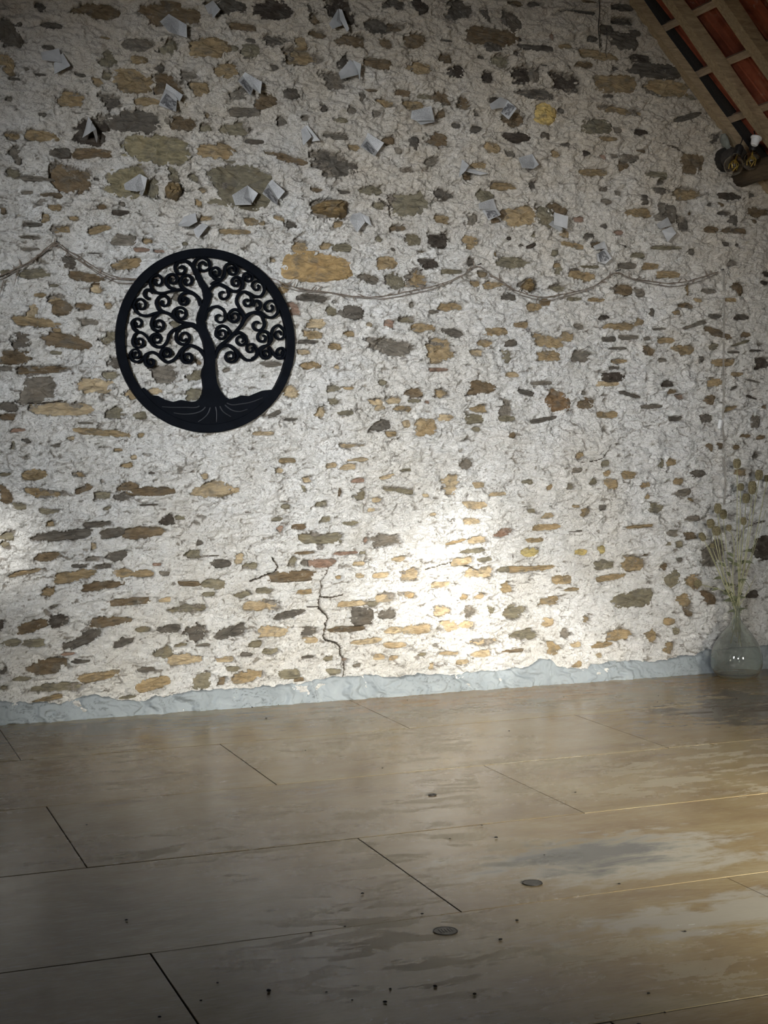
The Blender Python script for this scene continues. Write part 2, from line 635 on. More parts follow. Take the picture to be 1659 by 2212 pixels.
tag(rear_wall(), kind='structure')
bm = bmesh.new(); box(bm, XL - 0.3, XL, YB, DW + 0.3, -0.1, roof_z(XL) + 0.2)
tag(bmobj('wall_left', bm, M_DARKROOM), kind='structure')
bm = bmesh.new(); box(bm, XR, XR + 0.3, YB, DW + 0.3, -0.1, roof_z(XR) + 0.6)
tag(bmobj('wall_right', bm, M_DARKROOM), kind='structure')
bm = bmesh.new()
for xa, xb in ((XL - 0.3, APEX_X), (APEX_X, XR + 0.3)):
    za, zb = roof_z(xa) + 0.42, roof_z(xb) + 0.42
    v = [bm.verts.new(p) for p in ((xa, YB - 0.2, za), (xb, YB - 0.2, zb), (xb, DW + 0.35, zb), (xa, DW + 0.35, za),
                                   (xa, YB - 0.2, za + 0.06), (xb, YB - 0.2, zb + 0.06), (xb, DW + 0.35, zb + 0.06), (xa, DW + 0.35, za + 0.06))]
    for f in ((0, 3, 2, 1), (4, 5, 6, 7), (0, 1, 5, 4), (1, 2, 6, 5), (2, 3, 7, 6), (3, 0, 4, 7)):
        bm.faces.new([v[i] for i in f])
CEIL = tag(bmobj('ceiling', bm, simple('dark_roof_felt', (0.035, 0.028, 0.022), 0.95)), kind='structure')

# ---------------------------------------------------------------- floor: big sheet panels on a dark sub-floor
bm = bmesh.new(); box(bm, XL, XR, YB, DW + 0.1, -0.12, -0.022)
FLOOR = tag(bmobj('floor', bm, M_DIRT), kind='structure')
PANEL_W, PANEL_L = 1.0282, 2.131
rnd = random.Random(5)
row_x = {0: 0.98, 1: 2.02, 2: 0.955, 3: 2.045, 4: 0.972}
for row in range(0, 11):
    y1 = DW - 0.012 - row * PANEL_W
    y0 = y1 - PANEL_W
    if y0 < YB: y0 = YB + 0.01
    x = row_x.get(row, 2.03 if row % 2 else 0.97) - 3 * PANEL_L
    while x < XR:
        xa, xb = max(x, XL + 0.01), min(x + PANEL_L, XR - 0.01)
        x += PANEL_L
        if xb - xa < 0.05: continue
        g = 0.0016
        dz = rnd.uniform(-0.0009, 0.0009)
        bm = bmesh.new()
        box(bm, xa + g, xb - g, y0 + g * 1.9, y1 - g * 1.9, -0.021, dz)
        top = [e for e in bm.edges if all(v.co.z > -0.01 for v in e.verts)]
        bmesh.ops.bevel(bm, geom=top, offset=0.0015, segments=1, affect='EDGES')
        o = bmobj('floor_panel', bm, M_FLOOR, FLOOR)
        o.data.materials.append(M_DIRT)
        for p in o.data.polygons:
            if p.normal.z < 0.3: p.material_index = 1

# ---------------------------------------------------------------- end wall: lime-washed rubble
CROPS = {'A': (0, 0, 2.963), 'B': (500, 0, 2.963), 'C': (1000, 0, 4.1475), 'Q': (1000, 280, 4.1475), 'R': (1340, 280, 5.2), 'T': (1340, 0, 5.028),
         'D': (0, 380, 2.963), 'E': (560, 400, 2.963), 'F': (1080, 420, 2.865), 'G': (0, 820, 2.963), 'H': (540, 820, 2.963),
         'I': (1080, 820, 2.865), 'J': (0, 1240, 2.963), 'K': (540, 1200, 2.963), 'L': (1080, 1240, 2.865)}
# outlines of the bare stones: left top right bottom tone, in tenths of the survey sheets above
STONES = {
'A': """470 25 755 110 b;225 10 300 80 d;265 140 400 185 d;0 130 135 295 d;0 340 90 470 o;905 25 1285 170 b;790 250 970 330 g;760 280 850 335 t;1030 245 1120 350 v;1200 245 1450 360 o;1445 290 1530 330 v;1550 285 1660 365 v;640 330 745 420 v;845 365 935 410 o;985 410 1050 460 d;740 450 955 590 o;640 450 720 510 v;590 500 660 555 o;375 585 545 680 o;630 605 770 690 d;1000 480 1170 610 b;865 625 1020 675 o;1210 530 1335 610 o;1380 410 1520 505 o;1150 460 1260 520 g;270 285 350 325 d;225 465 300 490 d;480 465 555 490 d;55 490 130 515 d;40 615 80 650 g;240 720 300 750 d;20 840 135 905 o;175 835 365 900 o;495 755 690 930 k;715 705 1010 840 d;1090 750 1260 835 b;1050 755 1090 795 g;1280 790 1355 840 v;1430 775 1600 865 v;1305 715 1350 765 o;1480 690 1660 745 g;800 870 1205 1040 V;1265 925 1490 1010 o;1385 905 1460 935 d;320 950 445 1010 d;465 950 710 1010 b;75 935 135 1050 g;320 1055 575 1230 b;45 1080 130 1150 v;130 1130 320 1165 g;680 1075 940 1260 V;930 1145 1020 1270 v;1085 1070 1150 1160 v;1205 1110 1280 1165 v;1355 1065 1740 1320 v;600 1130 645 1155 d;1060 1165 1170 1280 P;1250 1265 1300 1320 o;1275 1200 1325 1235 o;135 1220 215 1245 g;250 1235 395 1265 b;295 1310 390 1350 o;640 230 710 250 o;1460 140 1640 190 b;1410 0 1570 85 d;1310 0 1400 60 b;1020 0 1160 35 b;1490 560 1585 650 g;150 430 185 450 g;690 690 720 715 g""",
'B': """150 0 385 120 k;0 15 85 85 d;485 30 515 80 d;490 80 565 155 b;610 -20 780 150 k;495 190 610 240 b;845 120 1000 210 d;970 150 1110 205 b;665 225 850 300 b;220 230 350 290 d;100 240 165 270 d;955 245 1030 320 b;1105 225 1240 305 b;960 0 1110 60 d;1150 0 1250 90 k;1380 0 1550 115 d;1600 60 1660 130 d;1500 180 1810 290 b;1340 250 1420 270 d;70 285 205 375 o;0 290 60 325 o;410 240 485 310 o;330 310 580 415 o;685 355 755 435 k;855 370 1030 440 b;595 470 735 570 g;1125 400 1290 480 o;1320 340 1410 400 b;1390 420 1490 505 k;1600 455 1680 530 k;255 415 310 450 d;160 600 295 695 b;340 565 430 635 d;90 690 190 745 g;300 745 360 800 g;930 630 1050 685 o;1105 640 1250 705 o;1290 585 1405 670 b;1200 600 1290 630 v;1440 620 1535 700 b;1050 570 1155 615 b;860 570 940 590 b;810 600 860 645 g;740 680 800 730 g;905 705 955 750 g;575 670 610 715 d;440 735 500 775 g;670 755 740 790 v;1245 850 1390 940 b;1140 885 1195 960 d;970 875 1045 925 b;1040 940 1090 985 g;1520 805 1610 850 d;1410 790 1470 820 d;1310 700 1370 755 b;750 925 835 965 o;585 850 750 890 g;210 970 490 1055 b -.25;525 975 800 1140 d;815 1185 975 1240 v;1015 1225 1260 1390 v .2;1310 1210 1425 1290 d;1240 1000 1330 1055 g;1530 1035 1640 1075 o;1090 1070 1170 1110 g;1490 1100 1550 1150 b;500 1200 590 1230 b;685 1215 770 1240 d;95 890 215 920 d;640 480 660 520 d""",
'C': """365 120 525 265 d;190 385 335 465 d;400 0 550 55 b;590 0 710 60 d;1060 0 1210 25 b;500 400 800 455 d;475 330 540 370 k;790 290 825 365 r;870 390 985 435 o;275 490 405 620 v;440 455 490 515 d;130 490 210 525 d;160 635 310 750 k -.4;430 585 610 755 k;610 610 685 740 g;775 630 1050 830 k -.15;460 800 805 890 d;1040 440 1390 550 o -.1;1005 550 1170 610 b;1170 680 1540 820 o;1220 220 1350 295 d;1120 310 1225 370 d;1320 290 1560 440 d;1490 265 1600 325 d;1330 150 1550 215 d;1310 40 1530 100 d;850 85 1210 120 d;700 570 775 590 d;930 585 965 620 b;1340 590 1410 630 d;235 870 340 920 k;330 1010 540 1140 b;650 940 820 1110 Y;1200 940 1610 1035 o -.12;1080 1075 1315 1200 v;1350 1140 1430 1185 g;1260 840 1360 875 d;50 1130 180 1190 d;95 990 145 1040 d;700 1185 780 1240 d;850 960 925 1020 d""",
'Q': """345 30 580 105 k;200 115 330 210 o;725 30 790 95 d;880 115 980 155 d;795 180 890 245 o;1060 185 1150 235 k;1220 65 1380 100 o;1130 0 1300 35 d;1530 0 1659 50 k;1420 225 1560 290 g;1390 285 1490 365 b;1040 350 1300 410 o;1230 220 1290 270 r;1320 220 1385 260 g;50 290 230 335 o;245 470 490 535 o;590 450 660 540 d;380 185 470 245 g;130 545 275 650 v;380 690 640 855 o;330 720 400 800 b;240 790 330 845 b;665 710 800 890 v;770 655 940 770 b;870 900 960 970 o;610 915 670 970 v;20 740 120 860 g;0 950 150 1060 o;1460 705 1690 780 o;1225 510 1310 555 g;1360 540 1440 590 g;1580 600 1640 670 d;1240 620 1350 665 g;1085 920 1185 985 d;1340 900 1440 945 r;1235 840 1310 885 d;570 1010 670 1070 k .4;500 1025 545 1050 d;880 1000 1080 1070 o -.15;280 1090 320 1140 o;785 1080 850 1130 v;300 1145 615 1240 v;20 1150 95 1210 d;800 1195 880 1240 o;1150 1000 1270 1080 b;1505 1100 1635 1150 v;1365 1190 1565 1240 g;1600 1195 1760 1250 o;1050 1215 1220 1244 v;1430 1035 1470 1060 k;390 960 435 990 k;985 780 1090 830 r""",
'R': """710 270 930 490 b;270 475 530 545 v;400 550 505 620 g;370 655 510 735 d;610 655 940 790 o;1110 710 1340 790 k;970 820 1045 870 d;1100 820 1165 870 b;1455 870 1680 980 b;1200 960 1325 1080 d;1145 1105 1430 1170 b;920 1090 1090 1165 b;770 910 835 960 b;210 750 295 835 d;620 965 770 1145 d;400 850 600 1030 g;340 1300 720 1350 v;190 1380 280 1445 o;100 1385 190 1440 d;1080 910 1250 965 d;1480 1005 1545 1055 b;1435 705 1530 760 d;1260 1280 1320 1310 d;1130 1260 1225 1310 d;760 1340 850 1400 d;1210 1455 1310 1530 g;180 220 290 260 b""",
'T': """100 590 355 680 k;130 690 640 830 d;250 860 740 1050 o;145 1375 345 1470 k;80 310 235 400 d;980 1450 1100 1560 d;740 1020 840 1085 v;0 1160 275 1255 b;560 1230 850 1330 d .3""",
'D': """0 195 40 245 b;620 175 690 215 b;720 220 835 255 k;760 165 805 195 g;265 240 320 295 o;440 255 510 290 o;315 315 465 365 o;555 305 720 375 o .25;715 375 860 445 g;145 300 270 325 d;120 380 270 405 d;135 455 260 480 g;915 400 975 440 o;1280 255 1370 285 o;1555 270 1659 320 o;1400 340 1605 375 o;1155 425 1200 450 v;855 460 960 490 r;980 470 1060 495 r;720 525 905 605 o .15;400 515 485 585 d;555 490 680 500 d;110 590 330 655 v;445 610 670 690 b -.15;580 690 655 750 t;0 600 75 640 v;315 690 390 710 v;225 745 305 775 o;320 755 415 830 o;340 800 470 885 b;480 815 595 855 b;665 810 720 855 o;175 825 240 900 t;520 915 635 955 g;70 895 395 975 o -.12;330 970 395 1005 o;275 1005 575 1110 b -.15;90 1010 190 1105 d;15 1110 190 1200 b;105 1210 485 1265 b;0 1215 80 1250 g;330 1120 400 1145 v;660 985 755 1070 v;145 1290 355 1440 g;490 1300 715 1390 t;660 1250 780 1300 v;705 1165 790 1230 d;955 1215 1130 1330 g;1210 1240 1300 1310 v;1250 1165 1300 1220 b;1090 750 1150 800 g;1430 1230 1480 1255 g;1090 930 1150 980 v""",
'E': """635 0 795 55 v;515 30 590 55 d;735 105 810 155 v;335 90 570 220 P;170 230 245 275 d;95 190 160 240 o;0 225 40 260 o;470 230 540 275 o;1120 190 1225 245 o;1325 185 1385 255 b;840 255 950 290 b;940 315 1035 385 v;1080 310 1205 395 k;205 350 315 425 o;385 365 470 410 o;470 375 590 425 v;735 325 790 365 v;835 400 875 425 d;1005 415 1085 430 o;65 460 120 490 t;205 445 570 605 O;500 460 610 500 g;750 455 885 535 o;1025 465 1145 540 k;1160 540 1300 570 v;1390 550 1470 585 o;625 560 775 635 g -.2;820 565 935 670 v;935 540 1085 660 o;250 695 445 745 d;510 770 655 855 d;430 780 500 835 v;180 760 270 840 r;300 855 430 915 t;280 935 400 985 o;540 930 615 970 o;680 880 720 910 t;245 990 390 1015 d;430 1010 525 1055 o;235 1050 330 1085 t;960 745 1000 785 g;1140 745 1310 805 o;1085 800 1155 820 g;1340 610 1420 655 o;1435 615 1570 665 o;1535 700 1640 735 d;800 855 860 910 r;870 840 1000 880 v;970 885 1135 940 o;1165 910 1310 975 d -.2;1435 915 1575 965 o;680 970 970 1090 g -.15;1080 975 1245 1125 o;1390 990 1490 1035 o;1335 1050 1435 1095 t;1570 990 1650 1035 d;1550 1060 1610 1140 v;265 1130 390 1175 o;480 1150 530 1180 t;0 1130 140 1160 g;1085 1170 1225 1195 r;760 1245 820 1285 v;430 1280 530 1325 v;535 1290 610 1310 o;925 1300 1055 1360 b;1130 1305 1215 1363 o;1325 1255 1500 1335 b;1560 1195 1659 1230 t;150 1285 250 1360 t;140 630 200 690 o""",
'F': """330 420 395 500 v;420 470 590 535 o -.1;430 455 500 475 d;125 525 240 605 P;0 620 105 655 v;250 645 320 690 b;160 675 260 720 o;0 535 25 560 o;85 785 180 830 o;300 550 410 605 v;445 800 535 835 g;380 850 460 910 o;205 865 400 950 o -.1;30 905 110 940 d;230 970 370 1030 o;435 970 550 1040 g;540 640 645 665 o;420 635 515 660 v;970 475 1110 515 o;690 555 830 625 b;840 580 910 630 g;1135 545 1170 625 o;1240 585 1335 615 g;1430 540 1500 620 b;1380 640 1465 665 o;1090 670 1205 705 b;1200 640 1255 670 o;1055 715 1110 750 o;925 705 960 755 d;610 745 690 775 k;1290 740 1370 770 d;1465 740 1550 775 k;650 795 835 840 o;830 765 885 810 o;930 825 1035 840 g;1130 785 1280 830 g .25;1245 820 1440 900 b -.3;1485 850 1560 885 b;625 880 715 910 d;735 870 860 900 g;880 880 935 905 g;970 885 1085 920 o;665 945 780 960 g;870 935 955 1000 b;1070 935 1195 990 o;1405 910 1540 940 v .2;1295 920 1355 960 v;1590 915 1640 940 g;1395 970 1480 985 g;1525 960 1640 975 d;690 1015 800 1045 o;980 1015 1040 1040 g;1310 1015 1440 1060 o;1575 1010 1680 1075 k;1225 1000 1260 1035 d;665 1060 745 1085 d;635 1105 765 1160 k;610 1155 730 1185 t;1000 1150 1085 1190 k;1280 1140 1380 1190 o;1435 1100 1520 1125 o;1515 1140 1625 1165 g -.2;1420 1180 1480 1215 d .4;15 1095 120 1130 t;185 1155 330 1180 g;105 1205 215 1250 d -.2;0 1265 65 1370 g;280 1215 425 1335 B;490 1255 585 1330 b;510 1210 545 1240 g;740 1215 870 1265 d -.3;860 1300 1005 1325 g;1040 1205 1100 1235 b;1080 1235 1155 1270 r;1265 1240 1325 1300 b;1520 1240 1610 1270 k -.2;1380 1300 1480 1345 o .25;1620 1300 1659 1330 b;590 1345 740 1385 o;1430 400 1480 440 d;1620 470 1670 515 k;1610 535 1670 560 k""",
'G': """0 145 115 205 d;0 215 110 260 b;175 145 595 235 t -.04;665 180 790 250 v;850 210 940 255 v;800 55 890 130 o;940 55 1045 95 t;1180 65 1300 135 v;500 270 610 285 g;500 310 810 370 o -.12;425 360 480 385 t;880 340 935 375 o;70 310 170 335 r;150 375 195 405 d;330 410 405 435 d;60 395 105 450 v;725 440 790 460 o;780 530 850 565 o;835 485 880 510 t;0 595 75 620 v;145 580 300 640 o;460 590 560 625 o;-20 680 75 780 b;155 685 385 765 o -.15;470 665 590 735 b .35;605 715 715 770 v;765 655 880 710 b;835 690 1110 745 b;740 720 850 775 d;1230 655 1470 750 t;1285 600 1335 640 t;1475 690 1540 725 t;90 785 180 840 v;240 825 385 860 v;670 810 715 835 v;900 795 1030 810 d;1020 865 1120 930 k;1120 870 1185 900 v;545 910 725 945 d;300 905 355 945 o;0 975 100 1030 v;0 1035 70 1085 v;190 965 600 1040 d .06;640 950 790 1015 d .1;785 940 1075 1020 b .05;230 1110 395 1165 b;550 1130 650 1165 g;680 1105 810 1160 d;585 1050 630 1090 t;1185 1095 1295 1150 v;1350 1150 1475 1200 d;1250 1030 1300 1060 d;1500 1120 1560 1180 t;1555 1170 1659 1215 v;45 1210 275 1260 o .15;360 1215 630 1300 o .15;730 1215 845 1265 o;845 1222 985 1262 o;980 1175 1040 1195 r;1020 1225 1085 1255 g;1130 1285 1275 1325 b -.1;1300 1275 1440 1345 v -.15;515 1290 770 1350 b .05;270 1320 355 1390 o;460 1185 560 1205 d;610 1180 720 1210 d;950 590 1000 605 d""",
'H': """600 45 680 70 o;510 120 580 160 v;415 165 485 245 t;560 200 660 225 v;105 195 205 250 d .4;210 245 315 265 d;15 330 155 360 t;760 120 860 165 t;880 110 975 155 t;980 60 1110 120 b;1010 120 1095 150 v;1190 60 1280 110 v;1120 135 1155 155 r;935 165 1040 210 o;800 165 870 200 t;785 255 905 325 d;880 330 950 365 o;980 265 1030 305 t;1070 250 1190 355 o;1210 220 1300 265 t;1415 155 1530 210 o;1380 225 1490 280 v;1590 145 1690 230 g;1590 230 1690 270 v;1420 300 1480 335 v;575 410 755 435 t;640 500 750 525 t;190 500 310 535 o;485 530 560 565 t;575 540 680 580 t;160 565 220 600 t;335 615 405 665 t;655 630 740 660 r;830 605 930 640 t .2;330 675 360 720 v;560 695 590 750 b;675 700 740 775 v;835 675 1050 735 v -.2;775 755 850 790 t;415 780 505 815 v;200 800 260 830 v;750 820 800 845 t;455 875 525 915 v;145 880 215 905 v;600 905 700 935 v;260 925 360 960 b;165 935 220 980 r;325 975 595 1055 v -.08;775 990 960 1065 g;730 1005 770 1050 r;285 1100 430 1120 b;520 1100 685 1125 r;700 1095 740 1120 v;245 1135 315 1195 v;395 1145 540 1200 r;330 1155 395 1200 d;660 1160 740 1195 t;910 1125 1000 1165 t;1250 1020 1370 1055 o .2;1410 1000 1520 1050 t;1340 1080 1510 1110 v;1285 1140 1420 1190 t;1450 1140 1545 1165 v;140 1230 400 1290 b;950 1210 1090 1290 t;1380 1205 1555 1270 t;1590 1200 1659 1235 v;780 1235 890 1270 t;550 1255 590 1280 o;665 1240 730 1270 t;1340 500 1430 580 g;1240 610 1340 730 t;1370 780 1525 830 t;1360 890 1470 930 t;1430 655 1510 695 t;1535 720 1640 745 t;1100 730 1145 755 t;1150 850 1190 875 t;1560 950 1690 1015 r .2;960 570 1040 590 v""",
'I': """45 325 95 360 b;180 230 340 270 d .15;585 200 740 250 o;1030 225 1140 265 d;1220 215 1320 265 d;1550 225 1605 290 g;1590 345 1650 370 b;1480 335 1560 360 b;1280 390 1325 450 b;1345 395 1390 430 b;1435 400 1490 435 b;1570 450 1620 490 d;480 450 525 495 o;635 500 685 540 v;970 485 1015 545 v;1035 490 1095 530 o;1170 560 1260 605 d;1455 555 1535 595 o;635 560 690 600 o;750 565 835 615 o;655 615 730 675 o;865 635 935 670 o;1080 610 1140 655 o;1095 675 1175 720 g;565 615 615 650 v;440 545 505 575 g;150 620 215 650 v;410 640 460 680 v;285 645 325 685 o;900 705 940 740 o;1155 725 1215 760 o -.3;930 765 1015 825 v;500 780 570 860 o .5;610 775 665 810 d;445 775 495 795 o;180 800 235 830 v;265 825 340 860 t;1140 840 1225 875 g;205 895 380 935 o;425 935 530 945 d;790 900 965 920 o;1130 945 1215 990 b;1040 930 1110 975 g;1070 1000 1135 1040 v;1020 1005 1065 1030 v;1260 990 1400 1150 g;165 980 270 1010 o;145 1040 245 1095 y;460 1050 550 1090 y;610 1035 660 1075 y;765 1085 900 1185 o;590 1120 715 1175 v;870 1080 930 1095 b;995 1130 1045 1185 b;1090 1105 1140 1130 g;0 1155 350 1190 o;325 1215 440 1265 o;605 1200 790 1250 o .1;1030 1185 1110 1285 v .5;1150 1200 1240 1290 o;1570 965 1690 1105 k;0 930 95 985 r;390 1285 490 1310 o""",
'J': """110 300 300 380 b .15;305 265 455 345 k .1;-20 290 30 380 k;715 155 955 195 b;1070 195 1330 245 v;580 275 840 335 b;1020 150 1090 180 t;1290 115 1375 145 v;1505 110 1615 155 v;1555 175 1700 235 t;310 195 385 230 d .3;400 370 660 475 d .3;720 400 845 470 d .2;1005 320 1150 375 d;1180 325 1310 440 d .2;1370 325 1580 420 d .25;25 425 135 465 v;145 420 285 470 v;385 500 485 525 r;175 555 410 640 b;470 545 585 570 d;510 620 765 685 o .1;75 655 200 685 v;0 600 45 650 d;185 700 520 755 v;880 595 990 630 d;870 655 1085 745 o .15;970 460 1110 540 v .1;1070 515 1290 580 t;1110 440 1200 470 v;1250 445 1350 465 g;1385 530 1500 565 t;1230 640 1350 730 v;1540 500 1620 530 d;1590 430 1680 470 v;1480 620 1690 700 o .1;1445 590 1540 625 v;1395 660 1445 715 b;190 780 400 820 o .1;755 775 860 795 v;0 710 50 745 v;865 335 960 370 v""",
'K': """0 285 200 355 t;135 350 355 410 d .15;45 455 240 520 t;335 450 425 520 d;345 525 430 560 t;295 220 400 250 o;45 210 160 245 v;555 290 735 325 t;650 345 775 435 d;815 350 930 405 d;475 455 745 490 b;750 290 840 330 v;800 240 935 300 t;1000 230 1055 275 o;1165 170 1280 205 t;1600 170 1690 240 o;1175 320 1280 385 t;1370 320 1455 400 g;1520 325 1560 370 v;970 440 1170 500 t;850 460 965 500 t;1225 425 1330 485 t;1335 420 1440 465 t;655 530 850 565 t;865 555 1000 590 t;1410 530 1590 575 t;1215 615 1345 640 t;1415 605 1535 650 t;1085 620 1135 645 v;780 630 870 670 t;890 640 950 670 t;1310 665 1400 695 t;85 595 190 635 v;470 640 545 680 v;655 690 720 720 g;180 730 320 790 v;-40 730 65 810 v;500 725 590 765 v;275 780 355 810 b;330 640 420 660 d;1340 250 1400 285 o;1430 245 1500 280 t;590 660 640 680 r;1140 690 1180 730 t""",
'L': """240 145 365 195 o;20 190 155 275 v;520 255 555 300 o;255 265 325 320 t;60 340 235 410 v;645 335 820 410 o;710 110 940 205 v;1085 120 1175 205 o;1130 200 1205 270 b -.4;1010 270 1085 315 o;900 345 965 420 o;1065 335 1120 375 v;1010 430 1080 495 o;560 420 685 455 o;435 415 500 455 t;275 425 375 500 o;0 465 145 485 b;1250 110 1340 190 b;1510 105 1600 150 k;380 335 430 400 g;440 540 495 575 o;590 490 630 520 t"""}
TONES = {'g': (.50, .47, .43), 'd': (.405, .38, .35), 'k': (.30, .268, .24), 'o': (.64, .56, .435), 'b': (.475, .41, .325), 't': (.745, .67, .55),
         'v': (.53, .50, .425), 'V': (.60, .56, .45), 'r': (.60, .50, .44), 'y': (.74, .67, .46), 'Y': (.84, .73, .47), 'O': (.70, .59, .42), 'P': (.56, .475, .34), 'B': (.53, .43, .32)}

rs = random.Random(11)
stones = []
for key in 'ABCQRTDEFGHIJKL':
    ox, oy, sc = CROPS[key]
    for ent in STONES[key].split(';'):
        f = ent.split()
        x0, y0, x1, y1 = [float(v) / sc for v in f[:4]]
        x0 += ox; x1 += ox; y0 += oy; y1 += oy
        tilt = float(f[5]) if len(f) > 5 else 0.0
        if x1 < 0: continue
        cx, cy = (x0 + x1) / 2, (y0 + y1) / 2
        dup_ = False
        for s in stones:
            bx0, by0, bx1, by1 = s['bb']
            if bx0 < cx < bx1 and by0 < cy < by1:
                ix = min(x1, bx1) - max(x0, bx0); iy = min(y1, by1) - max(y0, by0)
                if ix > 0 and iy > 0 and ix * iy > 0.45 * min((x1 - x0) * (y1 - y0), (bx1 - bx0) * (by1 - by0)):
                    dup_ = True; break
        if dup_: continue
        X, Z = wpt(cx, cy)
        xl = wpt(x0, cy)[0]; xr = wpt(x1, cy)[0]
        zt = wpt(cx, y0)[1]; zb = wpt(cx, y1)[1]
        up = max(0.0, min(1.0, (520 - cy) / 420.0))
        col = np.array(lin(TONES[f[4]])) * np.array((0.80, 0.81, 0.80)) * (1.0 + 0.10 * up)
        a, b = (xr - xl) / 2, (zt - zb) / 2
        if tilt:
            b = max(b - a * abs(math.tan(tilt)) * 0.55, b * 0.55)
        stones.append(dict(bb=(x0, y0, x1, y1), x=X, z=Z, a=a, b=b, t=tilt + rs.uniform(-0.03, 0.03) + 0.02, col=col, k=f[4], n=rs.choice((2.2, 2.8, 3.6)), tp=rs.uniform(-.4, .4), sk=rs.uniform(-.3, .3), sh=rs.uniform(-.5, .5), seen=True))
# a few courses beyond the edges of the photograph
for i in range(210):
    if i < 110: X, Z = rs.uniform(-2.0, 0.95), rs.uniform(0.2, 4.6)
    else: X, Z = rs.uniform(1.0, 5.0), rs.uniform(4.62, 5.6)
    if Z > roof_z(X) - 0.25: continue
    a = rs.uniform(0.03, 0.12)
    stones.append(dict(x=X, z=Z, a=a, b=a * rs.uniform(0.25, 0.6), t=rs.uniform(-0.1, 0.1), col=np.array(lin(TONES[rs.choice('ddbovgk')])), k='x', n=2.6, tp=rs.uniform(-.4, .4), sk=0.0, sh=0.0, seen=False))

# cracks in the render (photograph survey points)
CRACKS = [([(694, 1255), (692, 1288), (688, 1311), (707, 1335), (699, 1362), (701, 1381), (728, 1390), (738, 1412), (745, 1436), (741, 1461)], 0.0062, 0.040),
          ([(694, 1255), (703, 1240), (712, 1222)], 0.003, 0.015), ([(690, 1290), (715, 1290), (738, 1285)], 0.005, 0.02),
          ([(688, 1311), (665, 1311)], 0.005, 0.02), ([(583, 1250), (600, 1225), (590, 1205)], 0.006, 0.025),
          ([(540, 1255), (575, 1242), (595, 1240)], 0.006, 0.02), ([(330, 760), (300, 772), (262, 772)], 0.005, 0.015),
          ([(60, 872), (100, 870), (135, 866)], 0.006, 0.02), ([(820, 430), (838, 447), (842, 465)], 0.006, 0.02),
          ([(1298, 60), (1297, 110)], 0.004, 0.01), ([(1250, 1000), (1300, 990), (1320, 960)], 0.003, 0.012),
          ([(1585, 1180), (1610, 1140), (1650, 1125)], 0.004, 0.02), ([(1430, 310), (1480, 330), (1490, 360)], 0.005, 0.02),
          ([(405, 1205), (470, 1200)], 0.004, 0.02), ([(920, 1230), (980, 1215), (1040, 1235)], 0.004, 0.015)]


def graded(lo, hi, f0, f1, fine, coarse):
    out = []
    v = lo
    while v < f0 - coarse * 0.5: out.append(v); v += coarse
    v = f0
    while v < f1: out.append(v); v += fine
    v = f1
    while v < hi: out.append(v); v += coarse
    out.append(hi)
    return np.array(out)


GX = graded(XL, XR, 0.86, 6.56, 0.0058, 0.05)
GZ = graded(-0.05, APEX_Z + 0.1, -0.05, 4.72, 0.0058, 0.05)
XX, ZZ = np.meshgrid(GX, GZ)
wx = fbm(XX * 9, ZZ * 9, 3, 3) * 0.03
wz = fbm(XX * 9 + 50, ZZ * 9, 5, 3) * 0.02
Hh = fbm(XX * 1.3, ZZ * 1.6, 1, 3) * 0.030
Hh += fbm(XX * 4.5 + wx, ZZ * 10 + wz, 2, 4) * 0.020
tf = fbm((XX + wx) * 6.5, (ZZ + wz) * 13, 7, 6, 0.58) * 9.0
fl_ = np.floor(tf); fr = tf - fl_
Hh += (fl_ + sstep(0.0, 0.09, fr)) * 0.0046
tf2 = fbm((XX - wx) * 15, (ZZ + wz) * 20, 9, 5, 0.6) * 5.0
fl2 = np.floor(tf2); fr2 = tf2 - fl2
Hh += (fl2 + sstep(0.0, 0.14, fr2)) * 0.0036
Hh += fbm(XX * 45, ZZ * 45, 13, 3) * 0.0035
bare = np.zeros_like(Hh)  # exposed mortar, plus painted shade on ledges, creases and cracks
lines = fbm(XX * 3.1, ZZ * 4.3, 15, 3)
bare = np.maximum(bare, (1 - sstep(0.05, 0.13, fr)) * sstep(-0.02, 0.22, lines) * 0.62)  # ledge shadow lines painted into the mortar colour
bare = np.maximum(bare, (1 - sstep(0.06, 0.16, fr2)) * sstep(0.0, 0.25, -lines) * 0.45)
# elongated pits where the lime has dropped out of the joints
pit = fbm((XX + wx) * 9, (ZZ + wz * 2) * 27, 21, 4, 0.55) - 0.10 * fbm(XX * 1.1, ZZ * 1.1, 22, 2)
pm = sstep(0.35, 0.40, pit)
Hh -= pm * 0.016
bare = np.maximum(bare, sstep(0.36, 0.41, pit) * 0.85)
# stones buried under the lime: long low pillows with creases between them
cw = fbm(XX * 5, ZZ * 5, 31, 3)
ux, uz = XX / 0.17 + cw * 0.7, ZZ / 0.062 + fbm(XX * 5 + 20, ZZ * 6, 33, 3) * 1.0
bx, bz = np.floor(ux), np.floor(uz)
F1 = np.full_like(ux, 9.0); F2 = np.full_like(ux, 9.0)
for di in (-1, 0, 1):
    for dj in (-1, 0, 1):
        cx_, cz_ = bx + di, bz + dj
        jx = cx_ + 0.15 + 0.7 * _h(cx_, cz_, 35); jz = cz_ + 0.2 + 0.6 * _h(cx_, cz_, 36)
        dd = np.hypot(ux - jx, (uz - jz))
        F2 = np.where(dd < F1, F1, np.minimum(F2, dd)); F1 = np.minimum(F1, dd)
gap = F2 - F1
zone = fbm(XX * 1.6, ZZ * 2.2, 37, 3)
Hh += sstep(0.0, 0.45, gap) * 0.013 * sstep(-0.35, 0.3, zone)
crz = sstep(0.02, 0.22, fbm(XX * 5 + 7, ZZ * 8, 38, 3))
Hh -= (1 - sstep(0.015, 0.06, gap)) * crz * 0.012
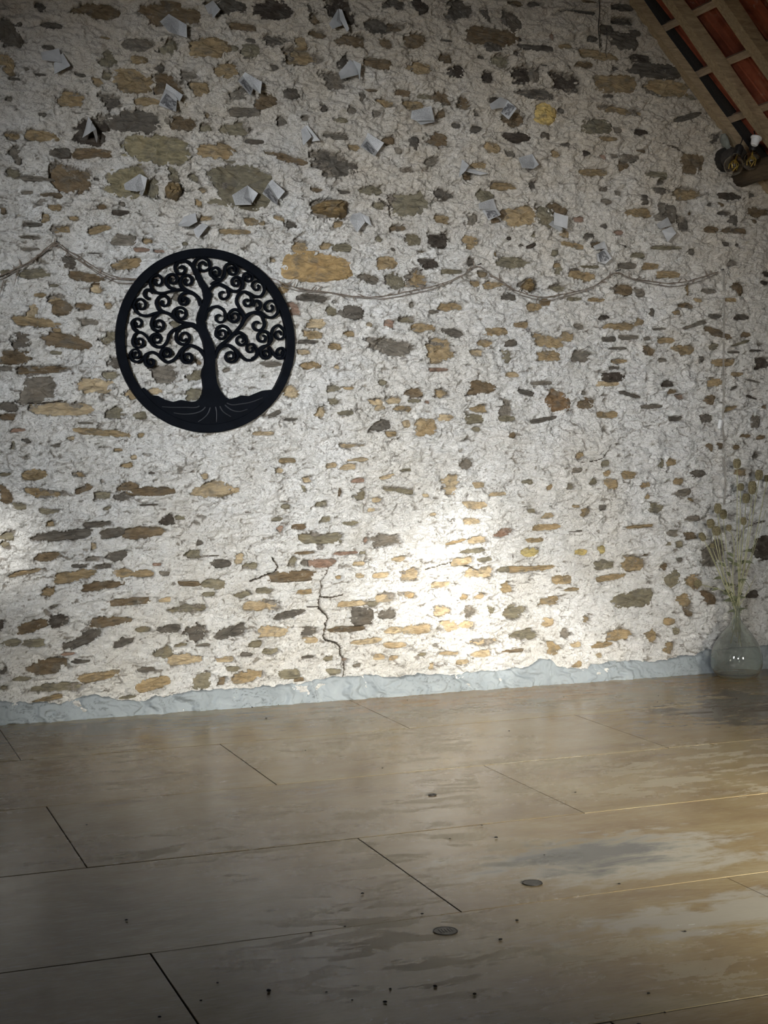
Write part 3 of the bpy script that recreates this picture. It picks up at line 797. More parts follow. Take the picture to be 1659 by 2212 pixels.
bare = np.maximum(bare, (1 - sstep(0.02, 0.065, gap)) * crz * 0.8)  # shade painted into the creases between pillows
pit2 = fbm((XX - wx) * 24, (ZZ + wz * 2) * 42, 27, 3, 0.5)
Hh -= sstep(0.44, 0.49, pit2) * 0.011
bare = np.maximum(bare, sstep(0.45, 0.50, pit2) * 0.85)
H0 = Hh.copy()


def h_at(x, z):
    i = min(max(np.searchsorted(GZ, z), 0), len(GZ) - 1); j = min(max(np.searchsorted(GX, x), 0), len(GX) - 1)
    return float(H0[i, j])


R1 = fbm(XX * 15, ZZ * 22, 41, 5, 0.68)
R2 = fbm(XX * 17 + 90, ZZ * 24, 43, 5, 0.68)
bare *= 1.0 - 0.65 * sstep(2.6, 3.8, ZZ + (XX - 3.2) * 0.3)
SM = np.full_like(Hh, -1.0)          # signed reach into the nearest opening
for s in stones:
    r = max(s['a'], s['b']) * 1.3 + 0.03
    i0, i1 = np.searchsorted(GZ, [s['z'] - r, s['z'] + r]); j0, j1 = np.searchsorted(GX, [s['x'] - r, s['x'] + r])
    if i1 <= i0 or j1 <= j0: continue
    sl = (slice(i0, i1), slice(j0, j1))
    c_, s_ = math.cos(s['t']), math.sin(s['t'])
    m_ = min(s['a'], s['b'])
    amp = min(0.040, 0.95 * m_)
    u = XX[sl] - s['x'] + R1[sl] * amp * 2.0
    v = ZZ[sl] - s['z'] + R2[sl] * amp
    uu, vv = u * c_ + v * s_, -u * s_ + v * c_
    vv = vv / np.clip(1 + s['tp'] * uu / s['a'], 0.4, 1.6) + s['sk'] * s['b'] * (uu / s['a']) ** 2
    uu = uu + s['sh'] * vv
    d = (np.abs(uu / (s['a'] * 1.03)) ** s['n'] + np.abs(vv / (s['b'] * 1.05)) ** s['n']) ** (1 / s['n'])
    SM[sl] = np.maximum(SM[sl], (1 - d) * m_)
lip = sstep(-0.022, -0.002, SM) * (1 - sstep(-0.002, 0.002, SM))
Hh += lip * (0.004 + 0.007 * R1)
inside = sstep(-0.001, 0.0025, SM)
Hh -= inside * 0.034
bare = np.maximum(bare, sstep(-0.0005, 0.003, SM) * 0.9)
bare = np.maximum(bare, sstep(-0.014, -0.010, SM) * sstep(0.22, 0.27, R2) * 0.6)
for pts, wd, dp in CRACKS:
    P = catmull([wpt(*p) for p in pts], 4)
    for k in range(len(P) - 1):
        a, b = P[k], P[k + 1]
        lo = np.minimum(a, b) - 0.04; hi = np.maximum(a, b) + 0.04
        i0, i1 = np.searchsorted(GZ, [lo[1], hi[1]]); j0, j1 = np.searchsorted(GX, [lo[0], hi[0]])
        sl = (slice(i0, i1), slice(j0, j1))
        px_ = XX[sl] + R1[sl] * 0.012; pz_ = ZZ[sl] + R2[sl] * 0.008
        ab = b - a
        t = np.clip(((px_ - a[0]) * ab[0] + (pz_ - a[1]) * ab[1]) / (ab @ ab + 1e-12), 0, 1)
        d = np.hypot(px_ - a[0] - t * ab[0], pz_ - a[1] - t * ab[1])
        m_ = 1 - sstep(wd * 0.35, wd, d)
        Hh[sl] = np.where(m_ > 0, np.minimum(Hh[sl], H0[sl] - m_ * dp), Hh[sl])
        bare[sl] = np.maximum(bare[sl], m_ * 2.0)  # cracks painted black for their depth shade

nz, nx = XX.shape
verts = np.empty((nz * nx, 3), np.float32)
verts[:, 0] = XX.ravel(); verts[:, 1] = (DW - Hh).ravel(); verts[:, 2] = ZZ.ravel()
ii, jj = np.meshgrid(np.arange(nz - 1), np.arange(nx - 1), indexing='ij')
q0 = (ii * nx + jj).ravel()
quads = np.stack([q0, q0 + 1, q0 + nx + 1, q0 + nx], 1)
cxq = (GX[jj] + 0.003).ravel(); czq = (GZ[ii] + 0.003).ravel()
rz = np.where(cxq >= APEX_X, RZ - RM * (cxq - RX), APEX_Z + RM * (cxq - APEX_X))
# the ragged head of the wall under the end rafter
quads = quads[czq < rz + 0.10]


def grid_mesh(name, verts, quads, attr):
    me = bpy.data.meshes.new(name)
    me.vertices.add(len(verts)); me.vertices.foreach_set('co', verts.astype(np.float32).ravel())
    me.loops.add(len(quads) * 4); me.loops.foreach_set('vertex_index', quads.astype(np.int32).ravel())
    me.polygons.add(len(quads)); me.polygons.foreach_set('loop_start', np.arange(0, len(quads) * 4, 4, dtype=np.int32))
    try: me.polygons.foreach_set('loop_total', np.full(len(quads), 4, np.int32))
    except Exception: pass
    a = me.attributes.new('bare', 'FLOAT', 'POINT'); a.data.foreach_set('value', attr.astype(np.float32).ravel())
    me.update(calc_edges=True)
    me.polygons.foreach_set('use_smooth', np.ones(len(quads), bool))
    me.update()
    return me


WALL = tag(link_mesh('wall_back', grid_mesh('wall_back', verts, quads, bare), M_LIME), kind='structure')


# ---- the stones themselves, each a rough faceted face sitting in its opening
def stone_geo(s, seed):
    r = random.Random(seed)
    big = max(s['a'], s['b'])
    n = 10 if big < 0.03 else (16 if big < 0.09 else 22)
    rings = [1.30, 0.80, 0.40] if big < 0.05 else [1.28, 1.02, 0.78, 0.54, 0.28]
    if s['k'] == 'P': rings = [1.02, 0.86, 0.62, 0.36]
    proud = s['k'] in 'P' and s['seen']
    h = h_at(s['x'], s['z'])
    base = h - 0.014 + r.uniform(-0.008, 0.006)
    if s['k'] == 'B': base += 0.012
    rough = min(0.010, big * 0.14)
    c_, s_ = math.cos(s['t']), math.sin(s['t'])
    V, F = [], []
    gx, gz = r.uniform(-1, 1) * 0.04, -0.10 + r.uniform(-1, 1) * 0.10
    rj = [r.uniform(0.93, 1.07) for _ in range(n)]
    for ri, f in enumerate(rings):
        for k in range(n):
            a = 2 * math.pi * (k + (0.5 if ri % 2 else 0.0)) / n
            ca, sa = math.cos(a), math.sin(a)
            e = 2.0 / s['n']
            u = math.copysign(abs(ca) ** e, ca) * s['a'] * f * rj[k]
            v = math.copysign(abs(sa) ** e, sa) * s['b'] * f * rj[k]
            if proud and s['x'] > 4.2: u *= 0.55 - 0.45 * v / s['b']           # pointed top
            elif proud and s['x'] > 2.4: v *= 0.72 + 0.34 * u / s['a']         # snout to the left
            if ri: u += r.uniform(-.06, .06) * s['a']; v += r.uniform(-.08, .08) * s['b']
            x, z = u * c_ - v * s_, u * s_ + v * c_
            if proud:
                y = (base - 0.03) if ri == 0 else base + (0.048 if ri == 1 else 0.075) + r.uniform(-0.014, 0.012)
                if ri: x -= 0.012; z += 0.006
            else:
                y = (base - 0.016) if ri == 0 else base + (0.0 if ri == 1 else 0.003)
                if ri:
                    y += gx * u + gz * v
                    pn = float(perlin(np.array([(s['x'] + x) * 18.0]), np.array([(s['z'] + z) * 42.0]), seed % 97)[0])
                    y += rough * (1.1 * pn + r.uniform(-0.35, 0.35))
            V.append((s['x'] + x, DW - y, s['z'] + z))
    yc = base + (0.09 if proud else 0.004 + r.uniform(-rough, rough) * 0.6)
    V.append((s['x'], DW - yc, s['z']))
    for ri in range(len(rings) - 1):
        o, q = ri * n, (ri + 1) * n
        for k in range(n):
            k2 = (k + 1) % n
            if ri % 2 == 0:
                F.append((o + k, o + k2, q + k)); F.append((o + k2, q + k2, q + k))
            else:
                F.append((o + k, q + k2, q + k)); F.append((o + k, o + k2, q + k2))
    o = (len(rings) - 1) * n
    for k in range(n): F.append((o + k, o + (k + 1) % n, len(V) - 1))
    return V, F


def stone_mesh(name, V, F, cols):
    me = bpy.data.meshes.new(name)
    me.from_pydata(V, [], F)
    at = me.attributes.new('tone', 'FLOAT_COLOR', 'POINT')
    at.data.foreach_set('color', np.array(cols, np.float32).ravel())
    me.update()
    return me


order = sorted([s for s in stones if s['seen']], key=lambda s: -s['a'] * s['b'])
for idx, s in enumerate(order[:300]):
    V, F = stone_geo(s, idx)
    j = rs.uniform(0.88, 1.12)
    link_mesh('stone', stone_mesh('stone', V, F, [[*(s['col'] * j), 1.0]] * len(V)), M_STONE, WALL)
AV, AF, AC = [], [], []
for idx, s in enumerate(order[300:] + [s for s in stones if not s['seen']]):
    V, F = stone_geo(s, 5000 + idx)
    o = len(AV)
    AV += V; AF += [tuple(i + o for i in f) for f in F]
    j = rs.uniform(0.88, 1.12)
    AC += [[*(s['col'] * j), 1.0]] * len(V)
tag(link_mesh('small_stones', stone_mesh('small_stones', AV, AF, AC), M_STONE, WALL), kind='stuff')
print('stones', len(order), 'wall quads', len(quads))

# ---------------------------------------------------------------- blue-grey cement skirting
TOPS = [(-60, 1518), (0, 1512), (130, 1517), (200, 1500), (290, 1512), (330, 1506), (420, 1492), (470, 1488), (560, 1484), (640, 1478), (700, 1466), (730, 1460), (800, 1458), (860, 1462), (900, 1455),
        (960, 1456), (1030, 1450), (1080, 1447), (1140, 1438), (1165, 1420), (1185, 1424), (1200, 1440), (1260, 1442), (1290, 1432), (1330, 1426), (1400, 1428), (1440, 1424), (1475, 1414), (1500, 1416), (1530, 1402), (1590, 1400), (1660, 1392), (1720, 1396)]
tx = np.array([wpt(*p)[0] for p in TOPS]); tz = np.array([wpt(*p)[1] for p in TOPS])
sx = np.arange(0.80, 6.6, 0.007)
top = np.interp(sx, tx, tz) + fbm(sx * 14, sx * 0 + 3.3, 61, 4, 0.6) * 0.02
NR = 26
tt = np.concatenate([np.linspace(0, 0.9, NR - 4), [0.95, 0.985, 1.0, 1.0]])
SX, ST = np.meshgrid(sx, tt)
SZ = ST * top[None, :]
dep = 0.030 + fbm(SX * 2.2, SZ * 3, 63, 3) * 0.022
ridge = fbm(SX * 8 + SZ * 5 + fbm(SX * 5, SZ * 8, 66, 3) * 1.2, SZ * 2.4, 65, 4, 0.55) * 6
dep += (np.floor(ridge) * 1.3 + 1.3 * sstep(0, 0.12, ridge - np.floor(ridge))) * 0.0065
dep += fbm(SX * 20, SZ * 14, 67, 3) * 0.006
dep[-3] -= 0.006; dep[-2] -= 0.018; dep[-1] = -0.03
dep += (1 - ST) * 0.012
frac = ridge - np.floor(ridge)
sb = ((1 - sstep(0.0, 0.16, frac)) * sstep(-0.1, 0.3, fbm(SX * 3, SZ * 3 + 9, 68, 2) + 0.1) * 0.85)  # darker tone along the relief creases
v2 = np.stack([SX.ravel(), (DW - np.maximum(dep, -0.03)).ravel(), SZ.ravel()], 1)
n2 = len(sx)
ii, jj = np.meshgrid(np.arange(len(tt) - 1), np.arange(n2 - 1), indexing='ij')
q0 = (ii * n2 + jj).ravel()
SKIRT = tag(link_mesh('baseboard_back', grid_mesh('baseboard_back', v2, np.stack([q0, q0 + 1, q0 + n2 + 1, q0 + n2], 1), sb), M_SKIRT), kind='structure')

# ---------------------------------------------------------------- roof: rafters, battens, clay tiles
RS = math.atan(RM)
CS, SN = math.cos(RS), math.sin(RS)


def slope_pt(x, up):
    """point on the slope whose underside foot is at x, raised 'up' at right angles to the slope"""
    return x + up * SN, roof_z(x) + up * CS


def slope_box(name, xa, xb, ya, yb, u0, u1, mat, parent, wob=0.0, seed=0, seg=1):
    bm = bmesh.new()
    r = random.Random(seed)
    rings = []
    for i in range(seg + 1):
        x = xa + (xb - xa) * i / seg
        d = [r.uniform(-wob, wob) for _ in range(4)]
        c = []
        for (y, u, k) in ((ya, u0, 0), (yb, u0, 1), (yb, u1, 2), (ya, u1, 3)):
            X, Z = slope_pt(x, u + d[k] * 0.5)
            c.append(bm.verts.new((X, y + d[(k + 1) % 4], Z)))
        rings.append(c)
    for i in range(seg):
        for k in range(4):
            bm.faces.new((rings[i][k], rings[i][(k + 1) % 4], rings[i + 1][(k + 1) % 4], rings[i + 1][k]))
    bm.faces.new(rings[0]); bm.faces.new(list(reversed(rings[-1])))
    return bmobj(name, bm, mat, parent)


ROOF = empty('roof', (RX, DW, RZ))
tag(ROOF, kind='structure')
RAF = [(8.622, 8.690), (8.280, 8.370), (7.845, 7.955), (7.42, 7.53), (6.99, 7.10), (6.56, 6.67), (6.13, 6.24)]
for i, (ya, yb) in enumerate(RAF):
    slope_box('rafter', 2.6, 6.62, ya, yb, 0.0, 0.072 if i else 0.06, M_RAFTER, ROOF, 0.007, 30 + i, 22)
slope_box('dark_gap_filler', 2.2, 6.9, 8.60, 8.70, 0.076, 0.42, M_DIRT, ROOF)  # added dark strip standing in for the black gap above the end rafter
BX = [5.310 + 0.257 * k for k in range(-8, 6)]
for i, x in enumerate(BX):
    slope_box('batten', x - 0.016, x + 0.016, 6.0, 8.70, 0.073, 0.100, M_BATTEN, ROOF, 0.003, 80 + i, 1)


def tile_mesh():
    """interlocking clay tile: pan, side roll, two shallow ribs and a nib edge, about 26 x 40 cm"""
    prof = [(0.0, 0.0), (0.012, 0.022), (0.035, 0.028), (0.055, 0.022), (0.068, 0.003), (0.115, 0.0), (0.122, 0.007), (0.134, 0.007), (0.141, 0.0), (0.20, 0.0), (0.208, 0.006), (0.235, 0.010), (0.242, 0.0)]
    V, F = [], []
    for s_ in (0.0, 0.39):
        for lift in (0.0, 0.014):
            for y, h in prof:
                V.append((s_, y, h + lift))
    n = len(prof)
    for k in range(n - 1):
        F.append((k, k + 1, 2 * n + k + 1, 2 * n + k))
        F.append((n + k, 3 * n + k, 3 * n + k + 1, n + k + 1))
        F.append((k, n + k, n + k + 1, k + 1))
        F.append((2 * n + k, 2 * n + k + 1, 3 * n + k + 1, 3 * n + k))
    F.append((0, 2 * n, 3 * n, n)); F.append((n - 1, 2 * n - 1, 4 * n - 1, 3 * n - 1))
    me = bpy.data.meshes.new('roof_tile')
    me.from_pydata(V, [], F); me.update()
    return me


TILE = tile_mesh()
TILE.materials.append(M_TILE)
tr = random.Random(4)
for i, x in enumerate(BX[:-1]):
    for c in range(11):
        o = bpy.data.objects.new('roof_tile', TILE)
        COL.objects.link(o)
        y = 8.575 - 0.235 * (c + 1) + 0.02
        X, Z = slope_pt(x - 0.012, 0.107)
        # tile x runs down the slope, y along the ridge, z out of the roof
        down = Vector((CS, 0, -SN)); out = Vector((SN, 0, CS)); al = Vector((0, 1, 0))
        tiltd = (down + out * (0.045 + tr.uniform(-0.01, 0.01))).normalized()
        out2 = tiltd.cross(al).normalized()
        if out2.z < 0: out2 = -out2
        mm = Matrix.Identity(4)
        for r_ in range(3):
            mm[r_][0], mm[r_][1], mm[r_][2] = tiltd[r_], al[r_], out2[r_]
        mm[0][3], mm[1][3], mm[2][3] = X, y + tr.uniform(-0.006, 0.006), Z
        o.parent = ROOF
        o.matrix_parent_inverse = Matrix.Translation(-ROOF.location)
        o.matrix_basis = mm

# round log purlin under the rafter feet, its end let into the wall
lp = empty('log_purlin', (5.965, 8.62, 3.40))
bm = bmesh.new()
pr_ = random.Random(9)
cxl, czl = 6.02, 3.405
tube(bm, [(cxl + pr_.uniform(-.006, .006), y, czl + pr_.uniform(-.006, .006)) for y in np.linspace(8.72, 6.2, 14)], [0.078 + pr_.uniform(-.005, .005) for _ in range(14)], 14)
bmobj('log', bm, M_LOG, lp, True)
bm = bmesh.new()
cl = empty('dark_round_stub', (5.905, 8.56, 3.475))
tag(lp, 'brown round log purlin under the rafter feet at upper right, end set in wall', 'beam')
tag(cl, 'stubby dark round timber end beside the log purlin above the two bulbs', 'timber end')
c0 = at_y(1580, 343, 8.60)
tube(bm, [(c0.x, 8.70, c0.z), (c0.x, 8.56, c0.z + 0.004), (c0.x, 8.50, c0.z + 0.005)], [0.068, 0.066, 0.058], 16)
bmobj('stub', bm, simple('dark_bark', (0.05, 0.042, 0.036), 0.9, 0, 0.3, 40), cl, False)
bm = bmesh.new()
tube(bm, [(c0.x + 0.004, 8.69, c0.z + 0.006), (c0.x + 0.004, 8.63, c0.z + 0.006)], 0.082, 16)
bmobj('bark_rim', bm, M_DIRT, cl)

# grey plaster lump tucked beside the rafter foot
gp = at_y(1567, 305, 8.62)
bm = bmesh.new()
bmesh.ops.create_icosphere(bm, subdivisions=2, radius=0.045)
for v in bm.verts:
    v.co = Vector((v.co.x * 0.62, v.co.y * 0.8, v.co.z * 1.25)) * pr_.uniform(0.86, 1.12)
    v.co.x += -0.35 * v.co.z
    v.co += gp
tag(bmobj('plaster_lump', bm, M_GREY), 'grey-green lump of plaster squeezed beside the end rafter foot', 'plaster')

# ---------------------------------------------------------------- two globe bulbs with amber filaments and white lampholder
def bulb(px, py, r, name_label, tilt):
    c = at_y(px, py, 8.44)
    t = empty('globe_bulb', c)
    tag(t, name_label, 'light bulb')
    R = Matrix.Rotation(tilt, 4, 'Y')

    def fix(bm):
        for v in bm.verts: v.co = (R @ v.co) + c
    bm = bmesh.new()
    prof = [(0.0, -r)] + [(r * math.sin(a), -r * math.cos(a)) for a in np.linspace(0.25, 2.55, 12)] + [(r * 0.42, r * 1.0), (r * 0.36, r * 1.25)]
    inner = [(max(q - 0.0015, 0.0), h + (0.0015 if i == 0 else 0)) for i, (q, h) in enumerate(prof)]
    lathe(bm, prof + inner[::-1], sides=24)
    fix(bm)
    bmobj('glass_envelope', bm, M_BULB, t, True)
    bm = bmesh.new()
    lathe(bm, [(0, r * 1.1), (r * 0.40, r * 1.1), (r * 0.44, r * 1.35), (r * 0.44, r * 2.0), (r * 0.25, r * 2.2), (0, r * 2.2)], sides=16)
    fix(bm)
    bmobj('socket', bm, M_DARKMETAL, t)
    bm = bmesh.new()
    tube(bm, [(0, 0, r * 1.1), (0, 0, r * 0.2)], 0.005, 6)
    for k in range(4):
        a = k * math.pi / 2 + 0.4
        tube(bm, [(0.006 * math.cos(a), 0.006 * math.sin(a), r * 0.55), (0.55 * r * math.cos(a), 0.55 * r * math.sin(a), r * 0.1), (0.4 * r * math.cos(a + .5), 0.4 * r * math.sin(a + .5), -r * 0.45)], 0.0035, 6)
    fix(bm)
    bmobj('filament', bm, M_AMBER, t, True)
    bm = bmesh.new()
    tube(bm, [(0, 0, r * 2.1), (0.004, 0, r * 2.8), (0.01, 0.03, r * 3.4)], 0.004, 6)
    fix(bm)
    bmobj('cable', bm, M_DARKMETAL, t)


bulb(1585, 357, 0.066, 'clear globe bulb with amber filament, the left of two beside the log purlin', 0.35)
bulb(1623, 348, 0.062, 'clear globe bulb with amber filament, the right of two beside the log purlin', 0.15)
lh = at_y(1632, 304, 8.30)
t = empty('lampholder', lh)
tag(t, 'white ceramic lampholder fixed on the purlin under the tiles', 'lampholder')
for nm, prof in (('cup', [(0, -0.034), (0.018, -0.034), (0.024, -0.026), (0.030, 0.004), (0.030, 0.012), (0, 0.012)]), ('flange', [(0, 0.012), (0.036, 0.012), (0.038, 0.018), (0.036, 0.026), (0, 0.026)])):
    bm = bmesh.new()
    lathe(bm, prof, sides=20)
    R = Matrix.Rotation(0.35, 4, 'Y')
    for v in bm.verts: v.co = (R @ v.co) + lh
    bmobj(nm, bm, M_WHITE, t)

# ---------------------------------------------------------------- tree of life plaque
QS = {'1': (260, 540, 8.732), '2': (440, 540, 8.295), '3': (260, 660, 8.732), '4': (440, 660, 8.295), '0': (220, 510, 3.606), '5': (260, 780, 4.366)}
DC = (2.236, 2.208)
DR = 0.545
TREE = empty('tree_of_life_plaque', (DC[0], DW - 0.03, DC[1] - DR))
tag(TREE, 'round black openwork plaque of a tree with curling branches, hung on the whitewashed stone wall', 'wall art')


def qp(q, x, y, off=0.052):
    ox, oy, sc = QS[q]
    return wpt(ox + x / sc, oy + y / sc, off)


def ribbon(name, q, pts, spiral=None, w0=0.0098, w1=0.0060, seed=0):
    P = catmull([np.array(p, float) for p in pts], 6)
    if spiral:
        cx, cy, dr, turns = spiral
        x0, y0 = P[-1]
        a0 = math.atan2(y0 - cy, x0 - cx)
        r0 = math.hypot(x0 - cx, y0 - cy)
        turns = turns * 0.80
        n = int(turns * 22)
        for k in range(1, n + 1):
            t = k / n
            r = r0 * (1 - 0.72 * t ** 0.9)
            a = a0 + dr * 2 * math.pi * turns * t
            P.append(np.array([cx + r * math.cos(a), cy + r * math.sin(a)]))
    Q = np.array([qp(q, *p) for p in P])
    # drop points that nearly coincide
    keep = [0]
    for i in range(1, len(Q)):
        if np.hypot(*(Q[i] - Q[keep[-1]])) > 0.0035: keep.append(i)
    Q = Q[keep]
    n = len(Q)
    V, F = [], []
    sec = [(-1, 0.016), (-1, 0.041), (-0.72, 0.048), (-0.25, 0.0515), (0.25, 0.0515), (0.72, 0.048), (1, 0.041), (1, 0.016)]
    dz = random.Random(seed).uniform(-0.0015, 0.0015)
    for i in range(n):
        tdir = Q[min(i + 1, n - 1)] - Q[max(i - 1, 0)]
        tdir = tdir / (np.hypot(*tdir) + 1e-9)
        nrm = np.array([-tdir[1], tdir[0]])
        w = w0 + (w1 - w0) * (i / (n - 1))
        for u, off in sec:
            p = Q[i] + nrm * u * w
            V.append((p[0], DW - off - dz, p[1]))
    m = len(sec)
    for i in range(n - 1):
        for k in range(m):
            F.append((i * m + k, i * m + (k + 1) % m, (i + 1) * m + (k + 1) % m, (i + 1) * m + k))
    F.append(tuple(range(m))[::-1]); F.append(tuple((n - 1) * m + k for k in range(m)))
    o = pyobj(name, V, F, M_BLACK, TREE)
    bm = bmesh.new(); bm.from_mesh(o.data); bmesh.ops.recalc_face_normals(bm, faces=bm.faces); bm.to_mesh(o.data); bm.free()
    return o


SCROLLS = [
 ('1', [(1530, 1040), (1480, 900), (1380, 810), (1240, 752), (1100, 745), (960, 775), (820, 810), (690, 795), (605, 720), (572, 610)], (712, 585, 1, 1.5)),
 ('1', [(1060, 745), (950, 705), (885, 630), (872, 560)], (1000, 555, 1, 1.45)),
 ('1', [(1260, 755), (1180, 700), (1145, 630), (1145, 570)], (1278, 580, 1, 1.45)),
 ('1', [(1410, 380), (1370, 290), (1290, 220), (1190, 200), (1090, 235), (1045, 320), (1075, 410)], (1165, 350, -1, 1.1)),
 ('1', [(640, 800), (570, 755), (500, 755), (470, 810), (495, 880), (560, 920)], None),
 ('1', [(1490, 1480), (1390, 1400), (1230, 1372), (1110, 1335), (1010, 1255), (920, 1195), (800, 1168), (660, 1190), (520, 1235), (400, 1220), (300, 1140), (255, 1030)], (395, 1035, 1, 1.45)),
 ('1', [(840, 1170), (740, 1110), (692, 1000)], (838, 975, 1, 1.4)),
 ('1', [(1390, 815), (1290, 795), (1190, 820), (1130, 900), (1130, 960)], (1225, 945, -1, 1.4)),
 ('1', [(1080, 1310), (1025, 1240), (1010, 1180)], (1150, 1205, 1, 1.8)),
 ('1', [(340, 1540), (260, 1470), (230, 1380)], (340, 1385, 1, 1.4)),
 ('1', [(740, 1185), (640, 1270), (598, 1380)], (735, 1405, -1, 1.75)),
 ('3', [(1500, 470), (1390, 385), (1230, 360), (1110, 420), (1000, 470), (930, 560), (895, 670), (830, 755), (740, 780), (660, 760), (590, 690), (500, 570), (400, 505), (300, 530), (248, 630)], (365, 685, -1, 1.6)),
 ('3', [(690, 770), (610, 710), (582, 630)], (695, 625, 1, 1.9)),
 ('3', [(1300, 380), (1170, 410), (1085, 490), (1065, 570)], (1215, 600, -1, 1.85)),
 ('3', [(1620, 980), (1530, 840), (1400, 765), (1280, 755), (1170, 830), (1100, 940), (1010, 1030), (900, 1065), (800, 1000), (720, 920), (610, 875), (505, 915), (440, 1000), (330, 1060), (235, 1020), (195, 920)], (305, 915, 1, 1.7)),
 ('3', [(510, 910), (475, 980), (480, 1060)], (578, 1065, -1, 1.6)),
 ('3', [(810, 1010), (770, 940), (780, 880)], (885, 895, 1, 1.75)),
 ('3', [(1290, 760), (1185, 850), (1165, 960)], (1285, 975, -1, 1.75)),
 ('1', [(1440, 460), (1405, 340), (1410, 230), (1480, 150), (1580, 135), (1680, 190)], (1580, 285, 1, 1.45)),
 ('2', [(150, 620), (195, 580), (290, 550), (370, 470), (395, 380), (400, 300), (460, 235), (560, 250), (625, 330)], (530, 355, 1, 1.5)),
 ('2', [(300, 525), (210, 500), (140, 430), (135, 370)], (235, 400, 1, 1.4)),
 ('2', [(90, 850), (120, 720), (200, 635), (320, 615), (430, 670), (540, 735), (650, 715), (710, 630), (722, 520), (745, 430), (810, 405), (885, 450)], (818, 495, 1, 1.3)),
 ('2', [(700, 690), (720, 600), (690, 520), (620, 480)], (598, 575, -1, 1.35)),
 ('2', [(330, 620), (430, 680), (468, 780)], (360, 790, 1, 1.15)),
 ('2', [(745, 1200), (700, 1110), (640, 1020), (600, 910), (640, 800), (730, 745), (830, 770), (930, 825), (1040, 820), (1105, 720), (1080, 610), (990, 550)], (965, 650, -1, 1.2)),
 ('2', [(760, 745), (850, 800), (885, 900)], (795, 925, 1, 1.3)),
 ('2', [(900, 1000), (925, 925), (995, 915), (1035, 985), (1000, 1050), (950, 1030)], None),
 ('2', [(590, 1450), (690, 1345), (745, 1240), (830, 1155), (930, 1110), (1030, 1110), (1130, 1185), (1240, 1205), (1330, 1140), (1352, 1020), (1290, 925)], (1205, 1020, -1, 1.3)),
 ('2', [(30, 1250), (70, 1110), (160, 1030), (270, 1010), (370, 1075), (410, 1190)], (298, 1205, 1, 1.15)),
 ('2', [(720, 1150), (640, 1085), (550, 1065), (475, 1120), (460, 1200)], (570, 1190, -1, 1.5)),
 ('2', [(500, 1500), (440, 1400), (340, 1355), (260, 1400), (230, 1490)], (340, 1495, -1, 1.5)),
 ('4', [(930, 120), (1050, 170), (1105, 290)], (980, 340, 1, 1.2)),
 ('4', [(890, 960), (970, 890), (1000, 800), (1070, 735), (1160, 705), (1230, 620), (1235, 500), (1270, 400), (1360, 350), (1445, 420)], (1370, 510, 1, 1.5)),
 ('4', [(1190, 690), (1205, 580), (1170, 490), (1080, 455), (1000, 500)], (1075, 570, -1, 1.15)),
 ('4', [(580, 500), (660, 480), (750, 540), (790, 640)], (685, 610, 1, 1.5)),
 ('4', [(210, 930), (270, 800), (370, 720), (480, 715), (580, 785), (670, 885), (780, 970), (890, 965), (960, 880), (965, 780), (900, 690)], (860, 775, -1, 1.3)),
 ('4', [(470, 710), (570, 780), (625, 890)], (500, 905, 1, 1.75)),
 ('4', [(1100, 735), (1035, 800), (1040, 880)], (1135, 860, -1, 1.6)),
 ('4', [(1180, 740), (1260, 850), (1340, 940), (1430, 930), (1470, 840), (1430, 760)], (1395, 840, -1, 1.2)),
 ('4', [(230, 860), (320, 710), (450, 610), (550, 505), (620, 430), (700, 330), (745, 230), (820, 150), (930, 115)], None),
]
for i, (q, pts, sp) in enumerate(SCROLLS):
    ribbon('scroll', q, pts, sp, seed=i, w1=0.0062 if sp else 0.0092)


def slab(name, poly, o0, o1, mat, parent, bev=0.0035):
    """outline (x, z) turned into a thick plate between o0 and o1 metres off the wall"""
    bm = bmesh.new()
    vs = [bm.verts.new((x, DW - o1, z)) for x, z in poly]
    f = bm.faces.new(vs)
    ex = bmesh.ops.extrude_face_region(bm, geom=[f])
    for v in [g for g in ex['geom'] if isinstance(g, bmesh.types.BMVert)]: v.co.y = DW - o0
    fe = [e for e in bm.edges if all(abs(v.co.y - (DW - o1)) < 1e-6 for v in e.verts)]
    if bev: bmesh.ops.bevel(bm, geom=fe, offset=bev, segments=2, affect='EDGES')
    bmesh.ops.triangulate(bm, faces=[f for f in bm.faces if len(f.verts) > 4])
    return bmobj(name, bm, mat, parent)


TR = [(722, 262), (738, 320), (762, 372), (790, 430), (798, 480), (780, 535), (757, 590), (742, 650), (748, 710), (770, 770), (790, 820), (803, 880), (806, 940), (804, 1000), (786, 1040), (780, 1085), (790, 1130), (795, 1180), (786, 1230), (765, 1268), (735, 1290),
      (760, 1330), (860, 1340), (960, 1320), (1005, 1272), (968, 1255), (930, 1210), (902, 1150), (890, 1080), (885, 1000), (888, 930), (884, 880), (868, 830), (845, 780), (820, 720), (806, 660), (810, 608), (826, 560), (850, 505), (862, 450), (845, 425), (826, 392), (790, 335), (764, 290), (752, 250)]
TRp = [tuple(qp('0', *p, 0.056)) for p in TR]
slab('trunk', TRp, 0.018, 0.0555, M_BLACK, TREE)
RI = DR - 0.052
GT = [(330, 1180), (390, 1238), (440, 1244), (500, 1276), (560, 1290), (620, 1276), (700, 1290), (745, 1284), (870, 1290), (1005, 1268), (1060, 1254), (1090, 1240), (1150, 1246), (1200, 1226), (1260, 1202), (1325, 1196)]
gp_ = [qp('0', *p, 0.054) for p in GT]
a1 = math.atan2(gp_[-1][1] - DC[1], gp_[-1][0] - DC[0]); a0 = math.atan2(gp_[0][1] - DC[1], gp_[0][0] - DC[0])
if a0 > 0: a0 -= 2 * math.pi
